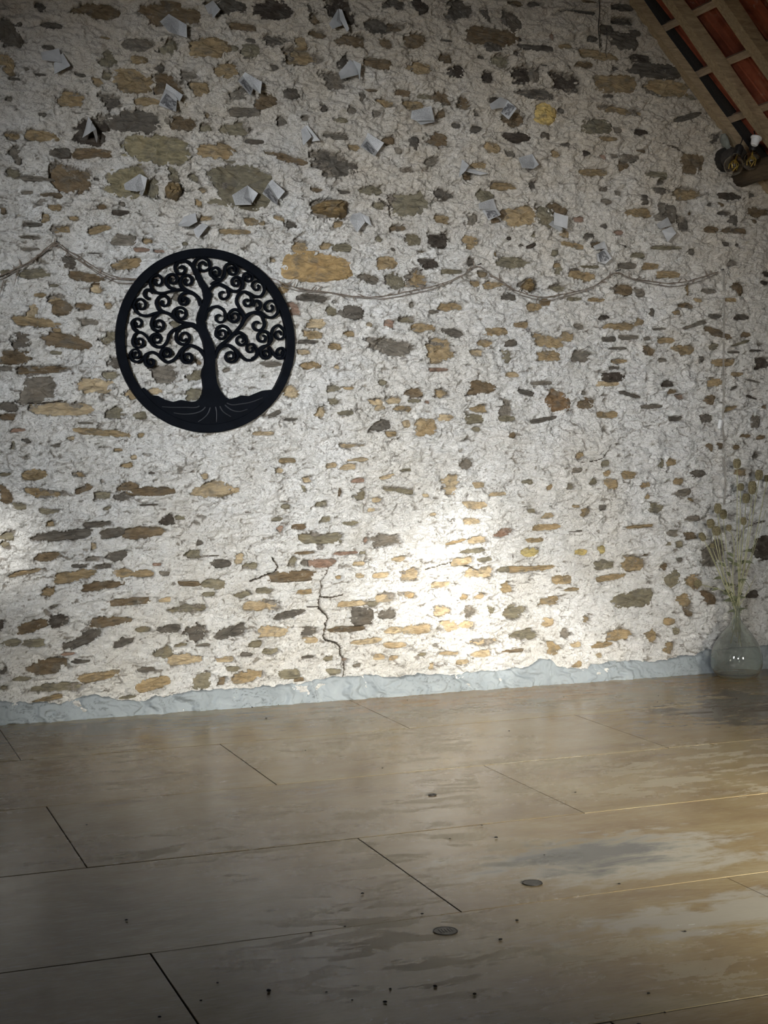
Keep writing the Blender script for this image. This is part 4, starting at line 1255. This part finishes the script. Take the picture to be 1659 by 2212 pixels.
arc = [(DC[0] + (RI + 0.006) * math.cos(a), DC[1] + (RI + 0.006) * math.sin(a)) for a in np.linspace(a1, a0, 30)]
slab('ground', [tuple(p) for p in gp_] + arc, 0.018, 0.0500, M_BLACK, TREE, 0.002)
ROOTS = [[(790, 375), (745, 425), (700, 438), (620, 436), (500, 436), (395, 430)], [(830, 380), (785, 455), (710, 490), (600, 500), (505, 488)], [(862, 385), (835, 480), (790, 535), (735, 572)], [(885, 385), (908, 470), (908, 575)],
         [(925, 385), (965, 470), (1045, 525)], [(945, 375), (1040, 455), (1120, 475), (1200, 455)], [(960, 365), (1040, 410), (1130, 405), (1240, 385), (1345, 345)]]
for rt in ROOTS:
    P = catmull(rt, 5)
    bm = bmesh.new()
    n = len(P)
    tube(bm, [(*[qp('5', *p, 0.054)[0]], DW - 0.0505, qp('5', *p, 0.054)[1]) for p in P], [0.0042 - 0.0022 * i / n for i in range(n)], 6)
    bmobj('root_ridge', bm, M_ROOT, TREE, True)
bm = bmesh.new()
nseg = 128
prof = [(DR - 0.006, 0.012), (DR, 0.018), (DR, 0.050), (DR - 0.005, 0.0555), (RI + 0.004, 0.0555), (RI, 0.052), (RI, 0.014), (RI + 0.004, 0.012)]
rings = []
for k in range(nseg):
    a = 2 * math.pi * k / nseg
    rings.append([bm.verts.new((DC[0] + r * math.cos(a), DW - o, DC[1] + r * math.sin(a))) for r, o in prof])
for k in range(nseg):
    A, B = rings[k], rings[(k + 1) % nseg]
    for j in range(len(prof)):
        bm.faces.new((A[j], A[(j + 1) % len(prof)], B[(j + 1) % len(prof)], B[j]))
bmobj('ring', bm, M_BLACK, TREE)

# ---------------------------------------------------------------- book pages folded into butterflies on the wall
PC = {'a': (325, 0, 10.369), 'b': (70, 80, 8.85), 'c': (320, 140, 6.38), 'd': (250, 370, 8.295), 'e': (490, 380, 11.85), 'f': (700, 10, 10.37), 'g': (630, 220, 5.184),
      'h': (970, 190, 8.295), 'i': (660, 420, 10.37), 'j': (1020, 410, 7.54), 'k': (1260, 430, 6.9125)}
PAPERS = [
 ('a', 'folded printed page tilted by a long brown stone, high on the left of the wall', [('T', [(215, 480, 3), (410, 310, 1), (640, 450, 1.2), (640, 790, 2.2), (415, 710, 4)]), ('T', [(640, 450, 1.2), (810, 555, 4), (818, 845, 4.5), (640, 790, 2.2)])]),
 ('a', 'folded page with one pale wing and one brown wing at the top edge', [('T', [(1480, 100, 1), (1565, 215, 4.5), (1390, 410, 4.5), (1385, 320, 1.5)]), ('N', [(1220, 120, 3), (1400, 10, 1), (1480, 100, 1), (1385, 320, 1.5), (1300, 300, 3)])]),
 ('b', 'open pale page with two dark-edged wings stacked one above the other, far left', [('N', [(160, 290, 2), (510, 215, 1), (570, 490, 3.5), (190, 435, 5)]), ('N', [(410, 500, 2), (575, 300, 1), (725, 550, 4), (420, 710, 4.5)])]),
 ('b', 'bright white page rolled to a pointed hood over a dark hole', [('N', [(1065, 1520, 1.5), (1140, 1620, 4.5), (1100, 1830, 8), (955, 1920, 5), (1010, 1750, 3)]), ('N', [(1065, 1520, 1.5), (1220, 1755, 6), (1100, 1830, 8), (1140, 1620, 4.5)]), ('N', [(1165, 1800, 7), (1220, 1755, 6), (1248, 1910, 3), (1235, 2020, 1)])]),
 ('c', 'folded page with a dark engraved picture, in front of a rounded brown stone', [('P', [(145, 555, 4.5), (235, 330, 2), (400, 480, 1.2), (385, 645, 4.5)]), ('T', [(250, 255, 2), (480, 415, 5), (435, 505, 4), (400, 480, 1.2), (235, 330, 1.2)])]),
 ('c', 'folded page with a small dark picture below a golden stone, top middle', [('P', [(1240, 220, 4), (1300, 150, 1.2), (1450, 330, 1.2), (1412, 420, 4.5)]), ('T', [(1335, 100, 2), (1570, 235, 5), (1550, 400, 5), (1450, 330, 1.2), (1300, 150, 1.2)])]),
 ('d', 'five-sided pale page on an olive stone just left of a jutting rock', [('T', [(145, 230, 5), (430, 45, 2), (500, 100, 1.5), (495, 345, 4), (380, 365, 6), (170, 330, 6)]), ('N', [(430, 45, 1.5), (565, 120, 3), (520, 340, 3), (470, 445, 4), (415, 400, 5), (495, 300, 2)])]),
 ('d', 'two-winged white page just above the round black plaque', [('N', [(1120, 960, 4), (1230, 810, 2), (1430, 745, 1.2), (1462, 905, 4), (1310, 990, 6), (1150, 985, 6)]), ('T', [(1390, 1040, 2), (1560, 930, 1.2), (1655, 975, 4.5), (1480, 1190, 5), (1430, 1150, 4)])]),
 ('e', 'pale pentagon page on the big olive stone, left of a pair', [('T', [(135, 490, 5), (530, 240, 1.5), (600, 570, 2), (640, 740, 6), (220, 745, 6.5)]), ('N', [(530, 240, 1.5), (800, 445, 4.5), (650, 695, 5), (600, 570, 2)])]),
 ('e', 'diamond-shaped printed page on the big olive stone, right of a pair', [('P', [(915, 450, 4.5), (1060, 200, 1.2), (1310, 600, 1.5), (1290, 745, 5)]), ('T', [(1060, 200, 1.2), (1150, 90, 2), (1490, 395, 5), (1320, 605, 4)])]),
 ('f', 'triangular page with a narrow folded wing at the top edge above a brown stone', [('N', [(320, 95, 1.2), (360, 340, 1.5), (410, 465, 4), (190, 545, 5), (120, 430, 4)]), ('N', [(330, 90, 1.2), (400, 110, 2), (565, 550, 5), (520, 615, 5), (440, 480, 3), (360, 340, 1.5)])]),
 ('f', 'grey-white page with a tall curled flap, between dark stones near the top middle', [('N', [(580, 1230, 1.5), (660, 1290, 1.5), (765, 1570, 3), (380, 1670, 5.5), (330, 1520, 4)]), ('N', [(640, 1240, 2), (835, 1330, 4.5), (795, 1720, 4), (770, 1560, 2.5)])]),
 ('g', 'upright creased page with a dark slanting edge, above the grey stones in the middle', [('T', [(105, 310, 2), (155, 270, 1.5), (225, 390, 6), (130, 490, 6)]), ('N', [(155, 268, 1.5), (180, 262, 2), (320, 435, 4), (225, 445, 1.8), (222, 385, 5.5)])]),
 ('g', 'slanting grey page with a dark picture in its lower wing, right of two orange stones', [('P', [(775, 495, 4.5), (835, 400, 1.5), (965, 560, 1.5), (932, 608, 4.5)]), ('T', [(850, 345, 2), (1035, 460, 5), (965, 560, 1.5), (835, 400, 1.5)])]),
 ('g', 'squarish grey closed page under a golden stone, upper middle of the wall', [('T', [(1345, 100, 2), (1565, 45, 2.5), (1600, 208, 5), (1400, 213, 5), (1335, 185, 3)]), ('N', [(1390, 205, 2), (1600, 205, 2), (1605, 222, 3), (1450, 255, 4)])]),
 ('h', 'silvery page with a white-rimmed corner, under the two blackest stones', [('N', [(730, 290, 4), (920, 160, 2), (1050, 220, 1.2), (1010, 350, 2), (765, 385, 5)]), ('P', [(1050, 215, 1.2), (1215, 365, 5), (1068, 565, 5), (930, 445, 2.5)])]),
 ('h', 'small white pointed page with a thin shadowed wing, centre of the upper wall', [('N', [(235, 1275, 1.5), (360, 1385, 5), (300, 1480, 6), (175, 1600, 6)]), ('N', [(330, 1440, 2), (470, 1470, 2), (700, 1530, 2.5), (560, 1560, 2.5), (310, 1495, 4)])]),
 ('h', 'bluish grey page with a pale lower edge, right of the white pointed page', [('T', [(1245, 1250, 2.5), (1490, 1180, 1.2), (1540, 1320, 2), (1510, 1450, 5), (1310, 1430, 5.5)]), ('N', [(1490, 1180, 1.2), (1610, 1375, 4.5), (1510, 1450, 5), (1540, 1320, 2)])]),
 ('i', 'rumpled grey page with feathered wing just right of the jutting golden rock', [('T', [(1050, 440, 2), (1230, 400, 1.2), (1335, 620, 5), (1160, 850, 5.5), (985, 560, 4)]), ('N', [(1240, 420, 1.5), (1420, 500, 2), (1480, 700, 5), (1335, 610, 3)])]),
 ('j', 'folded page with a white-framed dark photo, left of a ribbed golden stone', [('T', [(110, 215, 4), (345, 140, 1.5), (400, 310, 2), (115, 315, 5)]), ('P', [(160, 320, 2), (400, 310, 1.5), (470, 405, 5), (270, 495, 5)])]),
 ('j', 'blank mauve-grey square page right of the ribbed golden stone', [('N', [(1335, 365, 2), (1565, 435, 4), (1550, 635, 5.5), (1330, 570, 4)]), ('N', [(1245, 560, 5), (1310, 500, 2), (1475, 630, 4), (1440, 680, 5)])]),
 ('k', 'dim grey folded page beside slate-coloured stones on the right of the wall', [('N', [(1090, 375, 4), (1260, 270, 1.2), (1320, 390, 1.5), (1150, 445, 5)]), ('N', [(1175, 470, 2.5), (1320, 410, 1.5), (1390, 510, 5), (1260, 640, 5)])]),
 ('k', 'mottled page with an outlined right edge, just above the twig garland on the right', [('P', [(205, 820, 4), (330, 740, 1.5), (425, 880, 5), (330, 970, 5), (215, 930, 5)]), ('N', [(150, 700, 4), (315, 630, 2), (370, 760, 3), (330, 740, 1.5), (180, 760, 3.5)])]),
]
PM = {'T': M_P_TEXT, 'P': M_P_PIC, 'N': M_P_PLAIN}


def leaf_obj(crop, kind, pts, parent):
    ox, oy, sc = PC[crop]
    V = [W3(ox + u / sc, oy + v / sc, 0.028 + 1.45 * d / 100.0) for u, v, d in pts]
    nrm = (V[1] - V[0]).cross(V[2] - V[0]).normalized()
    if nrm.y > 0: nrm = -nrm
    bm = bmesh.new()
    uvl = bm.loops.layers.uv.new('UVMap')
    n = len(V)
    cen = sum(V, Vector()) / n
    f_v = [bm.verts.new(p) for p in V]
    b_v = [bm.verts.new(p - nrm * 0.0022) for p in V]
    fc, bc = bm.verts.new(cen + nrm * 0.001), bm.verts.new(cen - nrm * 0.0018)
    for k in range(n):
        k2 = (k + 1) % n
        bm.faces.new((f_v[k], f_v[k2], fc)); bm.faces.new((b_v[k2], b_v[k], bc)); bm.faces.new((f_v[k2], f_v[k], b_v[k], b_v[k2]))
    # sheet axes: along the first edge and across it
    ex = (V[2] - V[1]).normalized(); ey = nrm.cross(ex)
    us = [(p - cen).dot(ex) for p in V]; vs = [(p - cen).dot(ey) for p in V]
    bmesh.ops.recalc_face_normals(bm, faces=bm.faces)
    for f in bm.faces:
        for lp in f.loops:
            q = lp.vert.co - cen
            lp[uvl].uv = ((q.dot(ex) - min(us)) / (max(us) - min(us) + 1e-6), (q.dot(ey) - min(vs)) / (max(vs) - min(vs) + 1e-6))
    return bmobj('wing', bm, PM[kind], parent)


for crop, label, leaves in PAPERS:
    ox, oy, sc = PC[crop]
    u, v, _ = leaves[0][1][1]
    t = empty('folded_page', W3(ox + u / sc, oy + v / sc, 0.03))
    tag(t, label, 'folded page', 'book pages folded into butterflies')
    for kind, pts in leaves:
        leaf_obj(crop, kind, pts, t)

# ---------------------------------------------------------------- thorny twig garland strung across the wall, with its cord
GARL = [(-40, 600), (0, 596), (30, 582), (67, 564), (101, 539), (120, 527), (145, 545), (175, 564), (216, 589), (253, 603), (294, 604), (360, 600), (440, 588), (520, 582), (585, 601), (627, 618), (661, 626), (695, 629), (762, 640), (823, 640), (884, 629), (945, 616), (995, 596), (1031, 575),
        (1066, 597), (1097, 616), (1120, 630), (1174, 642), (1220, 634), (1275, 622), (1307, 602), (1331, 588), (1359, 600), (1401, 607), (1446, 612), (1492, 606), (1527, 595), (1551, 587)]
t = empty('twig_garland', W3(1031, 575, 0.04))
tag(t, 'thin twisted garland of thorny brown twigs swagged across the stone wall', 'garland')
gr = random.Random(21)
for strand in range(3):
    P = catmull([(x, y + (0 if strand == 0 else (7.5 if strand == 1 else -6.0)) * (0.55 + 0.45 * math.sin(x * 0.021 + strand * 2))) for x, y in GARL], 5)
    pts = []
    for i, (x, y) in enumerate(P):
        hidden = 300 < x < 590
        off = 0.010 if hidden else 0.036 + 0.006 * math.sin(i * 0.9 + strand * 2)
        pts.append(W3(x + gr.uniform(-.8, .8), y + gr.uniform(-.9, .9), off))
    if strand == 2: pts = pts[:62]
    bm = bmesh.new()
    tube(bm, pts, [0.0029 + gr.uniform(-.0007, .0010) for _ in pts], 5)
    bmobj('strand', bm, M_TWIG if strand != 1 else simple('twig_grey', (0.19, 0.165, 0.14), 0.9, 0, 0.3, 50), t, True)
TH = catmull(GARL, 5)
for i in range(0, len(TH), 2):
    x, y = TH[i]
    if 290 < x < 590: continue
    a = gr.uniform(0, 2 * math.pi)
    ln = gr.uniform(9, 18)
    p0 = W3(x, y, 0.036); p1 = W3(x + ln * math.cos(a), y + ln * math.sin(a) * 0.9, 0.036 + gr.uniform(0, .02))
    bm = bmesh.new()
    tube(bm, [p0, p0.lerp(p1, 0.6) + Vector((0.002, 0, 0.001)), p1], [0.0040, 0.0030, 0.0008], 5)
    bmobj('thorn', bm, M_TWIG, t)
for x, y in ((8, 625), (40, 600)):
    bm = bmesh.new()
    tube(bm, [W3(x, y - 20, 0.036), W3(x - 5, y, 0.04), W3(x - 10, y + 18, 0.038)], [0.003, 0.0022, 0.001], 5)
    bmobj('thorn', bm, M_TWIG, t)
for x, y in ((120, 526), (1031, 573), (1331, 586), (1553, 585)):
    c = W3(x, y, 0)
    bm = bmesh.new()
    tube(bm, [c + Vector((0, 0.02, 0)), c + Vector((0, -0.052, 0.004)), c + Vector((0, -0.054, 0.004))], [0.0025, 0.0025, 0.005], 8)
    bmobj('nail', bm, M_DARKMETAL, WALL)

t = empty('light_cord', W3(1562, 700, 0.035))
tag(t, 'pale cord hanging down the wall at right, ending behind the teasels', 'cord')
CP = [(1553, 588), (1562, 588), (1563, 620), (1563, 700), (1562, 780), (1562, 860), (1560, 905), (1560, 925), (1563, 950), (1561, 972), (1564, 1000), (1566, 1035), (1565, 1065), (1562, 1090)]
for k, dx in enumerate((0, 2.4)):
    bm = bmesh.new()
    P = catmull(CP, 4)
    tube(bm, [W3(x + dx + gr.uniform(-.4, .4), y, 0.032 + 0.004 * math.sin(i * 1.3)) for i, (x, y) in enumerate(P)], 0.0022, 5)
    bmobj('flex', bm, M_CORD, t, True)
bm = bmesh.new()
tube(bm, [W3(1565, 945, 0.034), W3(1572, 938, 0.036), W3(1570, 950, 0.036), W3(1563, 953, 0.034)], 0.0016, 5)
bmobj('cable_tie', bm, M_TWIG, t)
c = W3(1556, 917, 0.045)
bm = bmesh.new()
box(bm, -0.014, 0.014, -0.011, 0.011, -0.030, 0.030)
bmesh.ops.bevel(bm, geom=list(bm.edges), offset=0.003, segments=2, affect='EDGES')
R = Matrix.Rotation(0.22, 4, 'Y') @ Matrix.Rotation(0.5, 4, 'Z')
for v in bm.verts: v.co = (R @ v.co) + c
o = bmobj('switch_box', bm, M_WHITE, t)
bm = bmesh.new()
box(bm, 0.0135, 0.0165, -0.006, 0.006, -0.018, -0.002)
for v in bm.verts: v.co = (R @ v.co) + c
k_ = bmobj('slider', bm, M_DARKMETAL, o)
k_.matrix_parent_inverse = Matrix.Identity(4)

# thin dark wire hanging near the roof
t = empty('hanging_wire', W3(1297, 30, 0.04))
tag(t, 'thin dark wire hanging down the wall from the top edge', 'wire')
bm = bmesh.new()
tube(bm, [W3(1294 + 1.5 * math.sin(y * 0.08), y, 0.034) for y in range(-40, 112, 8)], 0.0028, 5)
bmobj('wire_strand', bm, M_DIRT, t, True)
bm = bmesh.new()
tube(bm, [W3(1310 + 1.2 * math.sin(y * 0.1), y, 0.036) for y in range(60, 130, 8)], 0.002, 5)
bmobj('wire_tail', bm, M_DIRT, t, True)

# ---------------------------------------------------------------- glass demijohn with dried teasels
vx, vy = fpt(1591, 1462)
BV = empty('glass_demijohn', (vx, vy, 0))
tag(BV, 'pear-shaped pale green glass demijohn standing on the floor against the wall', 'vase')
sc_ = FPX / ((vx * AX_F[0] + vy * AX_F[1] + (-EYE + 0.2) * AX_F[2]))
Rm = 55.5 / sc_
prof = [(0.0, 0.012), (0.30, 0.010), (0.55, 0.0), (0.66, 0.012), (0.80, 0.10), (0.93, 0.28), (0.995, 0.52), (1.0, 0.72), (0.96, 0.98), (0.86, 1.24), (0.70, 1.52), (0.52, 1.77), (0.34, 1.98), (0.22, 2.14), (0.155, 2.28), (0.13, 2.42), (0.13, 2.66), (0.155, 2.69), (0.155, 2.76), (0.135, 2.785)]
prof = [(r * Rm, h * Rm) for r, h in prof]
# smooth profile
pp = catmull(prof, 4)
outer = [(max(float(p[0]), 0.0), float(p[1])) for p in pp]
outer[0] = (0.0, outer[0][1])
th = 0.004
inner = [(0.0, outer[0][1] + 0.008)]
for r, h in outer[1:]:
    inner.append((max(r - th, 0.001), h + (0.006 if h < 0.03 else 0.0)))
bm = bmesh.new()
lathe(bm, outer + inner[::-1], (vx, vy, 0.0), 48)
bmobj('glass_body', bm, M_GLASS, BV, True)
bm = bmesh.new()
dr_ = random.Random(2)
for k in range(60):
    a = dr_.uniform(0, 6.28); q = Rm * 0.52 * math.sqrt(dr_.random())
    p = Vector((vx + q * math.cos(a), vy + q * math.sin(a), 0.026 + dr_.uniform(0, .006)))
    d = Vector((dr_.uniform(-1, 1), dr_.uniform(-1, 1), dr_.uniform(-.2, .3))).normalized() * dr_.uniform(.004, .012)
    tube(bm, [p, p + d], 0.002, 4)
tag(bmobj('dry_debris', bm, M_HEAD, BV), kind='stuff')

NECK = Vector((vx, vy, 2.55 * Rm))
TC = (1430, 960, 3.951)
TEAS = [(640, 165, 60, 80, 'tallest dried teasel standing clear above the bunch in the demijohn', 0), (828, 262, 60, 85, 'dried teasel second in height, near the right edge', 0), (893, 290, 42, 55, 'dried teasel half cut by the right edge of the photo', 0),
        (672, 365, 50, 60, 'small-headed dried teasel left of the largest head', 0), (770, 370, 65, 110, 'dried teasel with the largest and longest head', 0), (718, 460, 60, 80, 'dried teasel just below and left of the largest head', 0),
        (476, 548, 55, 85, 'long-headed dried teasel topping the left cluster of the bunch', 0), (523, 597, 55, 80, 'dark dried teasel second from the top of the left cluster', 0), (416, 677, 60, 75, 'dried teasel at the left side of the left cluster', -.3),
        (465, 740, 65, 75, 'round dark dried teasel lowest in the left cluster', -.2), (570, 712, 45, 50, 'small dark dried teasel on a curved stem right of the left cluster', 0), (345, 790, 50, 75, 'dried teasel leaning left with an oval tilted head', -.6),
        (430, 865, 38, 38, 'tiny dried teasel bud hanging before a brown stone', 0), (308, 1187, 58, 60, 'low dried teasel bent far out to the left on a level stem', -1.3), (697, 655, 45, 65, 'pale dried teasel head hidden among the right-hand stems', 0)]
ter = random.Random(8)


def seed_head(bm, c, axis, rx, rz):
    axis = axis.normalized()
    q = Vector((0, 0, 1)).rotation_difference(axis)
    n, m = 10, 9
    rows = []
    for i in range(m + 1):
        a = math.pi * i / m
        r = rx * math.sin(a) ** 0.8 * (1.0 - 0.10 * math.cos(a))
        h = -rz * math.cos(a)
        rows.append([bm.verts.new(c + q @ Vector((r * math.cos(2 * math.pi * (k + .5 * (i % 2)) / n) * (1 + .10 * ((i + k) % 2)), r * math.sin(2 * math.pi * (k + .5 * (i % 2)) / n) * (1 + .10 * ((i + k) % 2)), h))) for k in range(n)] if 0 < i < m else [bm.verts.new(c + q @ Vector((0, 0, h)))])
    for i in range(m):
        A, B = rows[i], rows[i + 1]
        for k in range(n):
            k2 = (k + 1) % n
            if len(A) == 1: bm.faces.new((A[0], B[k], B[k2]))
            elif len(B) == 1: bm.faces.new((A[k], B[0], A[k2]))
            else:
                vs = (A[k], B[k], B[k2], A[k2]); cc = sum((v.co for v in vs), Vector()) / 4
                d = (cc - c); tip = bm.verts.new(cc + d.normalized() * rx * 0.20 + axis * rz * 0.05)
                for e in range(4): bm.faces.new((vs[e], vs[(e + 1) % 4], tip))


for i, (u, v, w, h, lab, lean) in enumerate(TEAS):
    px, py = TC[0] + u / TC[2], TC[1] + v / TC[2]
    y = vy + ter.uniform(-0.10, 0.10)
    P = at_y(px, py, y)
    m_per = (P.y * AX_F[1] + P.x * AX_F[0]) / FPX
    rz_, rx_ = h / TC[2] / 2 * m_per * 1.05, w / TC[2] / 2 * m_per * 1.02
    neck = NECK + Vector((ter.uniform(-.017, .017), ter.uniform(-.017, .017), 0))
    foot = Vector((vx + ter.uniform(-.03, .03), vy + ter.uniform(-.03, .03), ter.uniform(0.20, 0.34)))
    axis = Vector((math.sin(lean), ter.uniform(-.1, .1), math.cos(lean)))
    if u == 308: axis = Vector((-0.8, -0.5, 0.2))
    base = P - axis.normalized() * rz_
    t = empty('dried_teasel', base)
    tag(t, lab, 'dried flower', 'dried teasels in the demijohn')
    if u == 308:
        ctrl = [foot, neck, at_y(1578, 1292, vy), at_y(1560, 1275, y), at_y(1533, 1268, y), base]
    elif u == 570:
        ctrl = [foot, neck, at_y(1583, 1250, vy), at_y(1586, 1185, y), at_y(1582, 1155, y), base]
    else:
        mid = neck.lerp(base, 0.45) + Vector(((neck.x - base.x) * -0.06 + ter.uniform(-.012, .012), 0, 0.01))
        ctrl = [foot, neck, mid, base]
    Pn = [Vector(p) for p in catmull([tuple(c) for c in ctrl], 6)]
    bm = bmesh.new()
    tube(bm, Pn, [0.0036 - 0.0012 * k / len(Pn) for k in range(len(Pn))], 6)
    bmobj('stem', bm, M_STEM, t, True)
    bm = bmesh.new()
    seed_head(bm, P, axis, rx_, rz_)
    bmobj('seed_head', bm, M_HEAD, t)
    nb = 6
    sd_ = axis.orthogonal().normalized()
    bm = bmesh.new()
    for k in range(nb):
        d = Matrix.Rotation(2 * math.pi * k / nb + i, 3, axis) @ sd_
        L = rz_ * ter.uniform(0.7, 1.35)
        tube(bm, [base, base + d * rx_ * 0.9 + axis * L * 0.25, base + d * rx_ * 1.25 + axis * L], [0.0016, 0.0013, 0.0004], 4)
    bmobj('bracts', bm, M_STEM, t)
    # withered stem leaves and side shoots
    for k in range(ter.choice((2, 3, 3))):
        f = ter.uniform(0.34, 0.74)
        p = Pn[int(f * (len(Pn) - 1))]
        a = ter.uniform(0, 6.28)
        d = Vector((math.cos(a), 0.5 * math.sin(a), ter.uniform(0.1, 0.9))).normalized()
        L = ter.uniform(0.04, 0.10)
        bm = bmesh.new()
        sd2 = d.cross(Vector((0, 1, 0.2))).normalized()
        rows = []
        for q in range(6):
            f2 = q / 5
            c = p + d * L * f2 + Vector((0, 0, -0.035 * f2 * f2))
            wv = 0.011 * math.sin(math.pi * min(f2 + 0.12, 1.0)) + 0.0008
            rows.append((bm.verts.new(c - sd2 * wv), bm.verts.new(c + Vector((0, 0.003, -0.002))), bm.verts.new(c + sd2 * wv)))
        for q in range(5):
            for e in range(2):
                bm.faces.new((rows[q][e], rows[q][e + 1], rows[q + 1][e + 1], rows[q + 1][e]))
        bmobj('withered_leaf', bm, M_LEAF, t)
# bare stalks without heads
for (pu, pv, lab) in ((885, 560, 'bare thin dry stalk leaning out to the right edge'), (800, 1120, 'short bare dry stalk leaning right low in the bunch'), (392, 862, 'bare dry stalk leaning left without a head')):
    P = at_y(TC[0] + pu / TC[2], TC[1] + pv / TC[2], vy - 0.03)
    neck = NECK + Vector((ter.uniform(-.015, .015), ter.uniform(-.015, .015), 0))
    foot = Vector((vx + ter.uniform(-.03, .03), vy, 0.3))
    t = empty('dry_stalk', neck)
    tag(t, lab, 'dried flower', 'bare stalks in the demijohn')
    Pn = [Vector(p) for p in catmull([tuple(foot), tuple(neck), tuple(neck.lerp(P, .5)), tuple(P)], 6)]
    bm = bmesh.new()
    tube(bm, Pn, [0.003 - 0.0015 * k / len(Pn) for k in range(len(Pn))], 6)
    bmobj('stem', bm, M_STEM, t, True)
    for k in range(3):
        p = Pn[8 + 3 * k]
        bm = bmesh.new()
        tube(bm, [p, p + Vector((ter.uniform(-.03, .03), 0, .04)), p + Vector((ter.uniform(-.05, .05), 0, .06))], [0.0022, 0.0018, 0.0008], 5)
        bmobj('side_shoot', bm, M_LEAF, t)

# ---------------------------------------------------------------- floor plugs, ring and crumbs of dirt
def plug(px, py, r, lab, nm='floor_plug'):
    x, y = fpt(px, py)
    t = empty(nm, (x, y, 0))
    tag(t, lab, 'floor cover')
    bm = bmesh.new(); lathe(bm, [(0, 0.0028), (r * 0.9, 0.0028), (r * 0.9, 0.0012), (0, 0.0012)], (x, y, 0), 40)
    bmobj('disc', bm, M_PLUG, t)
    bm = bmesh.new(); lathe(bm, [(r * 0.92, 0.001), (r * 0.92, 0.0034), (r, 0.0034), (r * 1.01, 0.001)], (x, y, 0), 40, True)
    bmobj('rim', bm, M_DARKMETAL, t)
    if nm == 'floor_plug' and r > 0.038:
        bm = bmesh.new()
        for k in range(5): tube(bm, [(x - r * .5 + k * r * .25, y - r * .4, 0.003), (x - r * .45 + k * r * .25, y + r * .4, 0.003)], 0.0011, 4)
        bmobj('grooves', bm, M_DARKMETAL, t)


plug(1150, 1908, 0.0365, 'smooth dark round floor cover in the middle of the grey stained patch')
plug(962, 2012, 0.0405, 'scuffed grey round floor cover nearest the viewer, below a panel joint')
x, y = fpt(934, 1718)
bm = bmesh.new()
lathe(bm, [(0.011, 0.001), (0.011, 0.005), (0.0155, 0.005), (0.0155, 0.001)], (0, 0, 0), 28, True)
for v in bm.verts: v.co = Vector((v.co.x * 1.25 + x, v.co.y * 1.0 + y, v.co.z))
tag(bmobj('metal_ring', bm, M_DARKMETAL), 'small dark oval ring lying on the floor in the bright reflection', 'ring')
CRUMBS = [(575, 1553, 5), (660, 1622, 3), (783, 1932, 5), (1243, 1713, 4), (1072, 1811, 6), (1041, 1784, 4), (972, 1813, 3), (580, 2143, 6), (940, 2133, 5), (843, 2138, 3), (832, 2167, 5), (345, 2199, 4), (434, 2163, 3), (1117, 1990, 4), (912, 1976, 4),
          (1480, 2014, 4), (1338, 1911, 4), (1176, 1848, 3), (1100, 1580, 4), (826, 1660, 3), (273, 1989, 4), (1401, 2148, 4), (761, 2162, 3), (1591, 1509, 4), (1420, 1517, 3), (1422, 1504, 3), (1218, 1506, 3), (545, 1529, 4), (601, 1523, 3), (880, 1513, 3), (470, 2125, 3), (705, 2145, 3), (745, 2003, 3), (672, 2017, 3), (1081, 2032, 5), (1025, 2150, 5), (187, 1783, 3), (1436, 2189, 3), (1380, 2216, 5)]
cr_ = random.Random(3)
for px, py, s in CRUMBS:
    x, y = fpt(px, py)
    k = s * 0.0013
    bm = bmesh.new()
    bmesh.ops.create_icosphere(bm, subdivisions=1, radius=1.0)
    for v in bm.verts:
        v.co = Vector((x + v.co.x * k * cr_.uniform(.8, 1.3), y + v.co.y * k * cr_.uniform(.8, 1.3), 0.0009 + (v.co.z + 1) * k * 0.55))
    tag(bmobj('dirt_crumb', bm, M_DIRT), 'tiny dark crumb of dirt lying on the worn floor panels', 'crumb', 'crumbs of dirt on the floor')
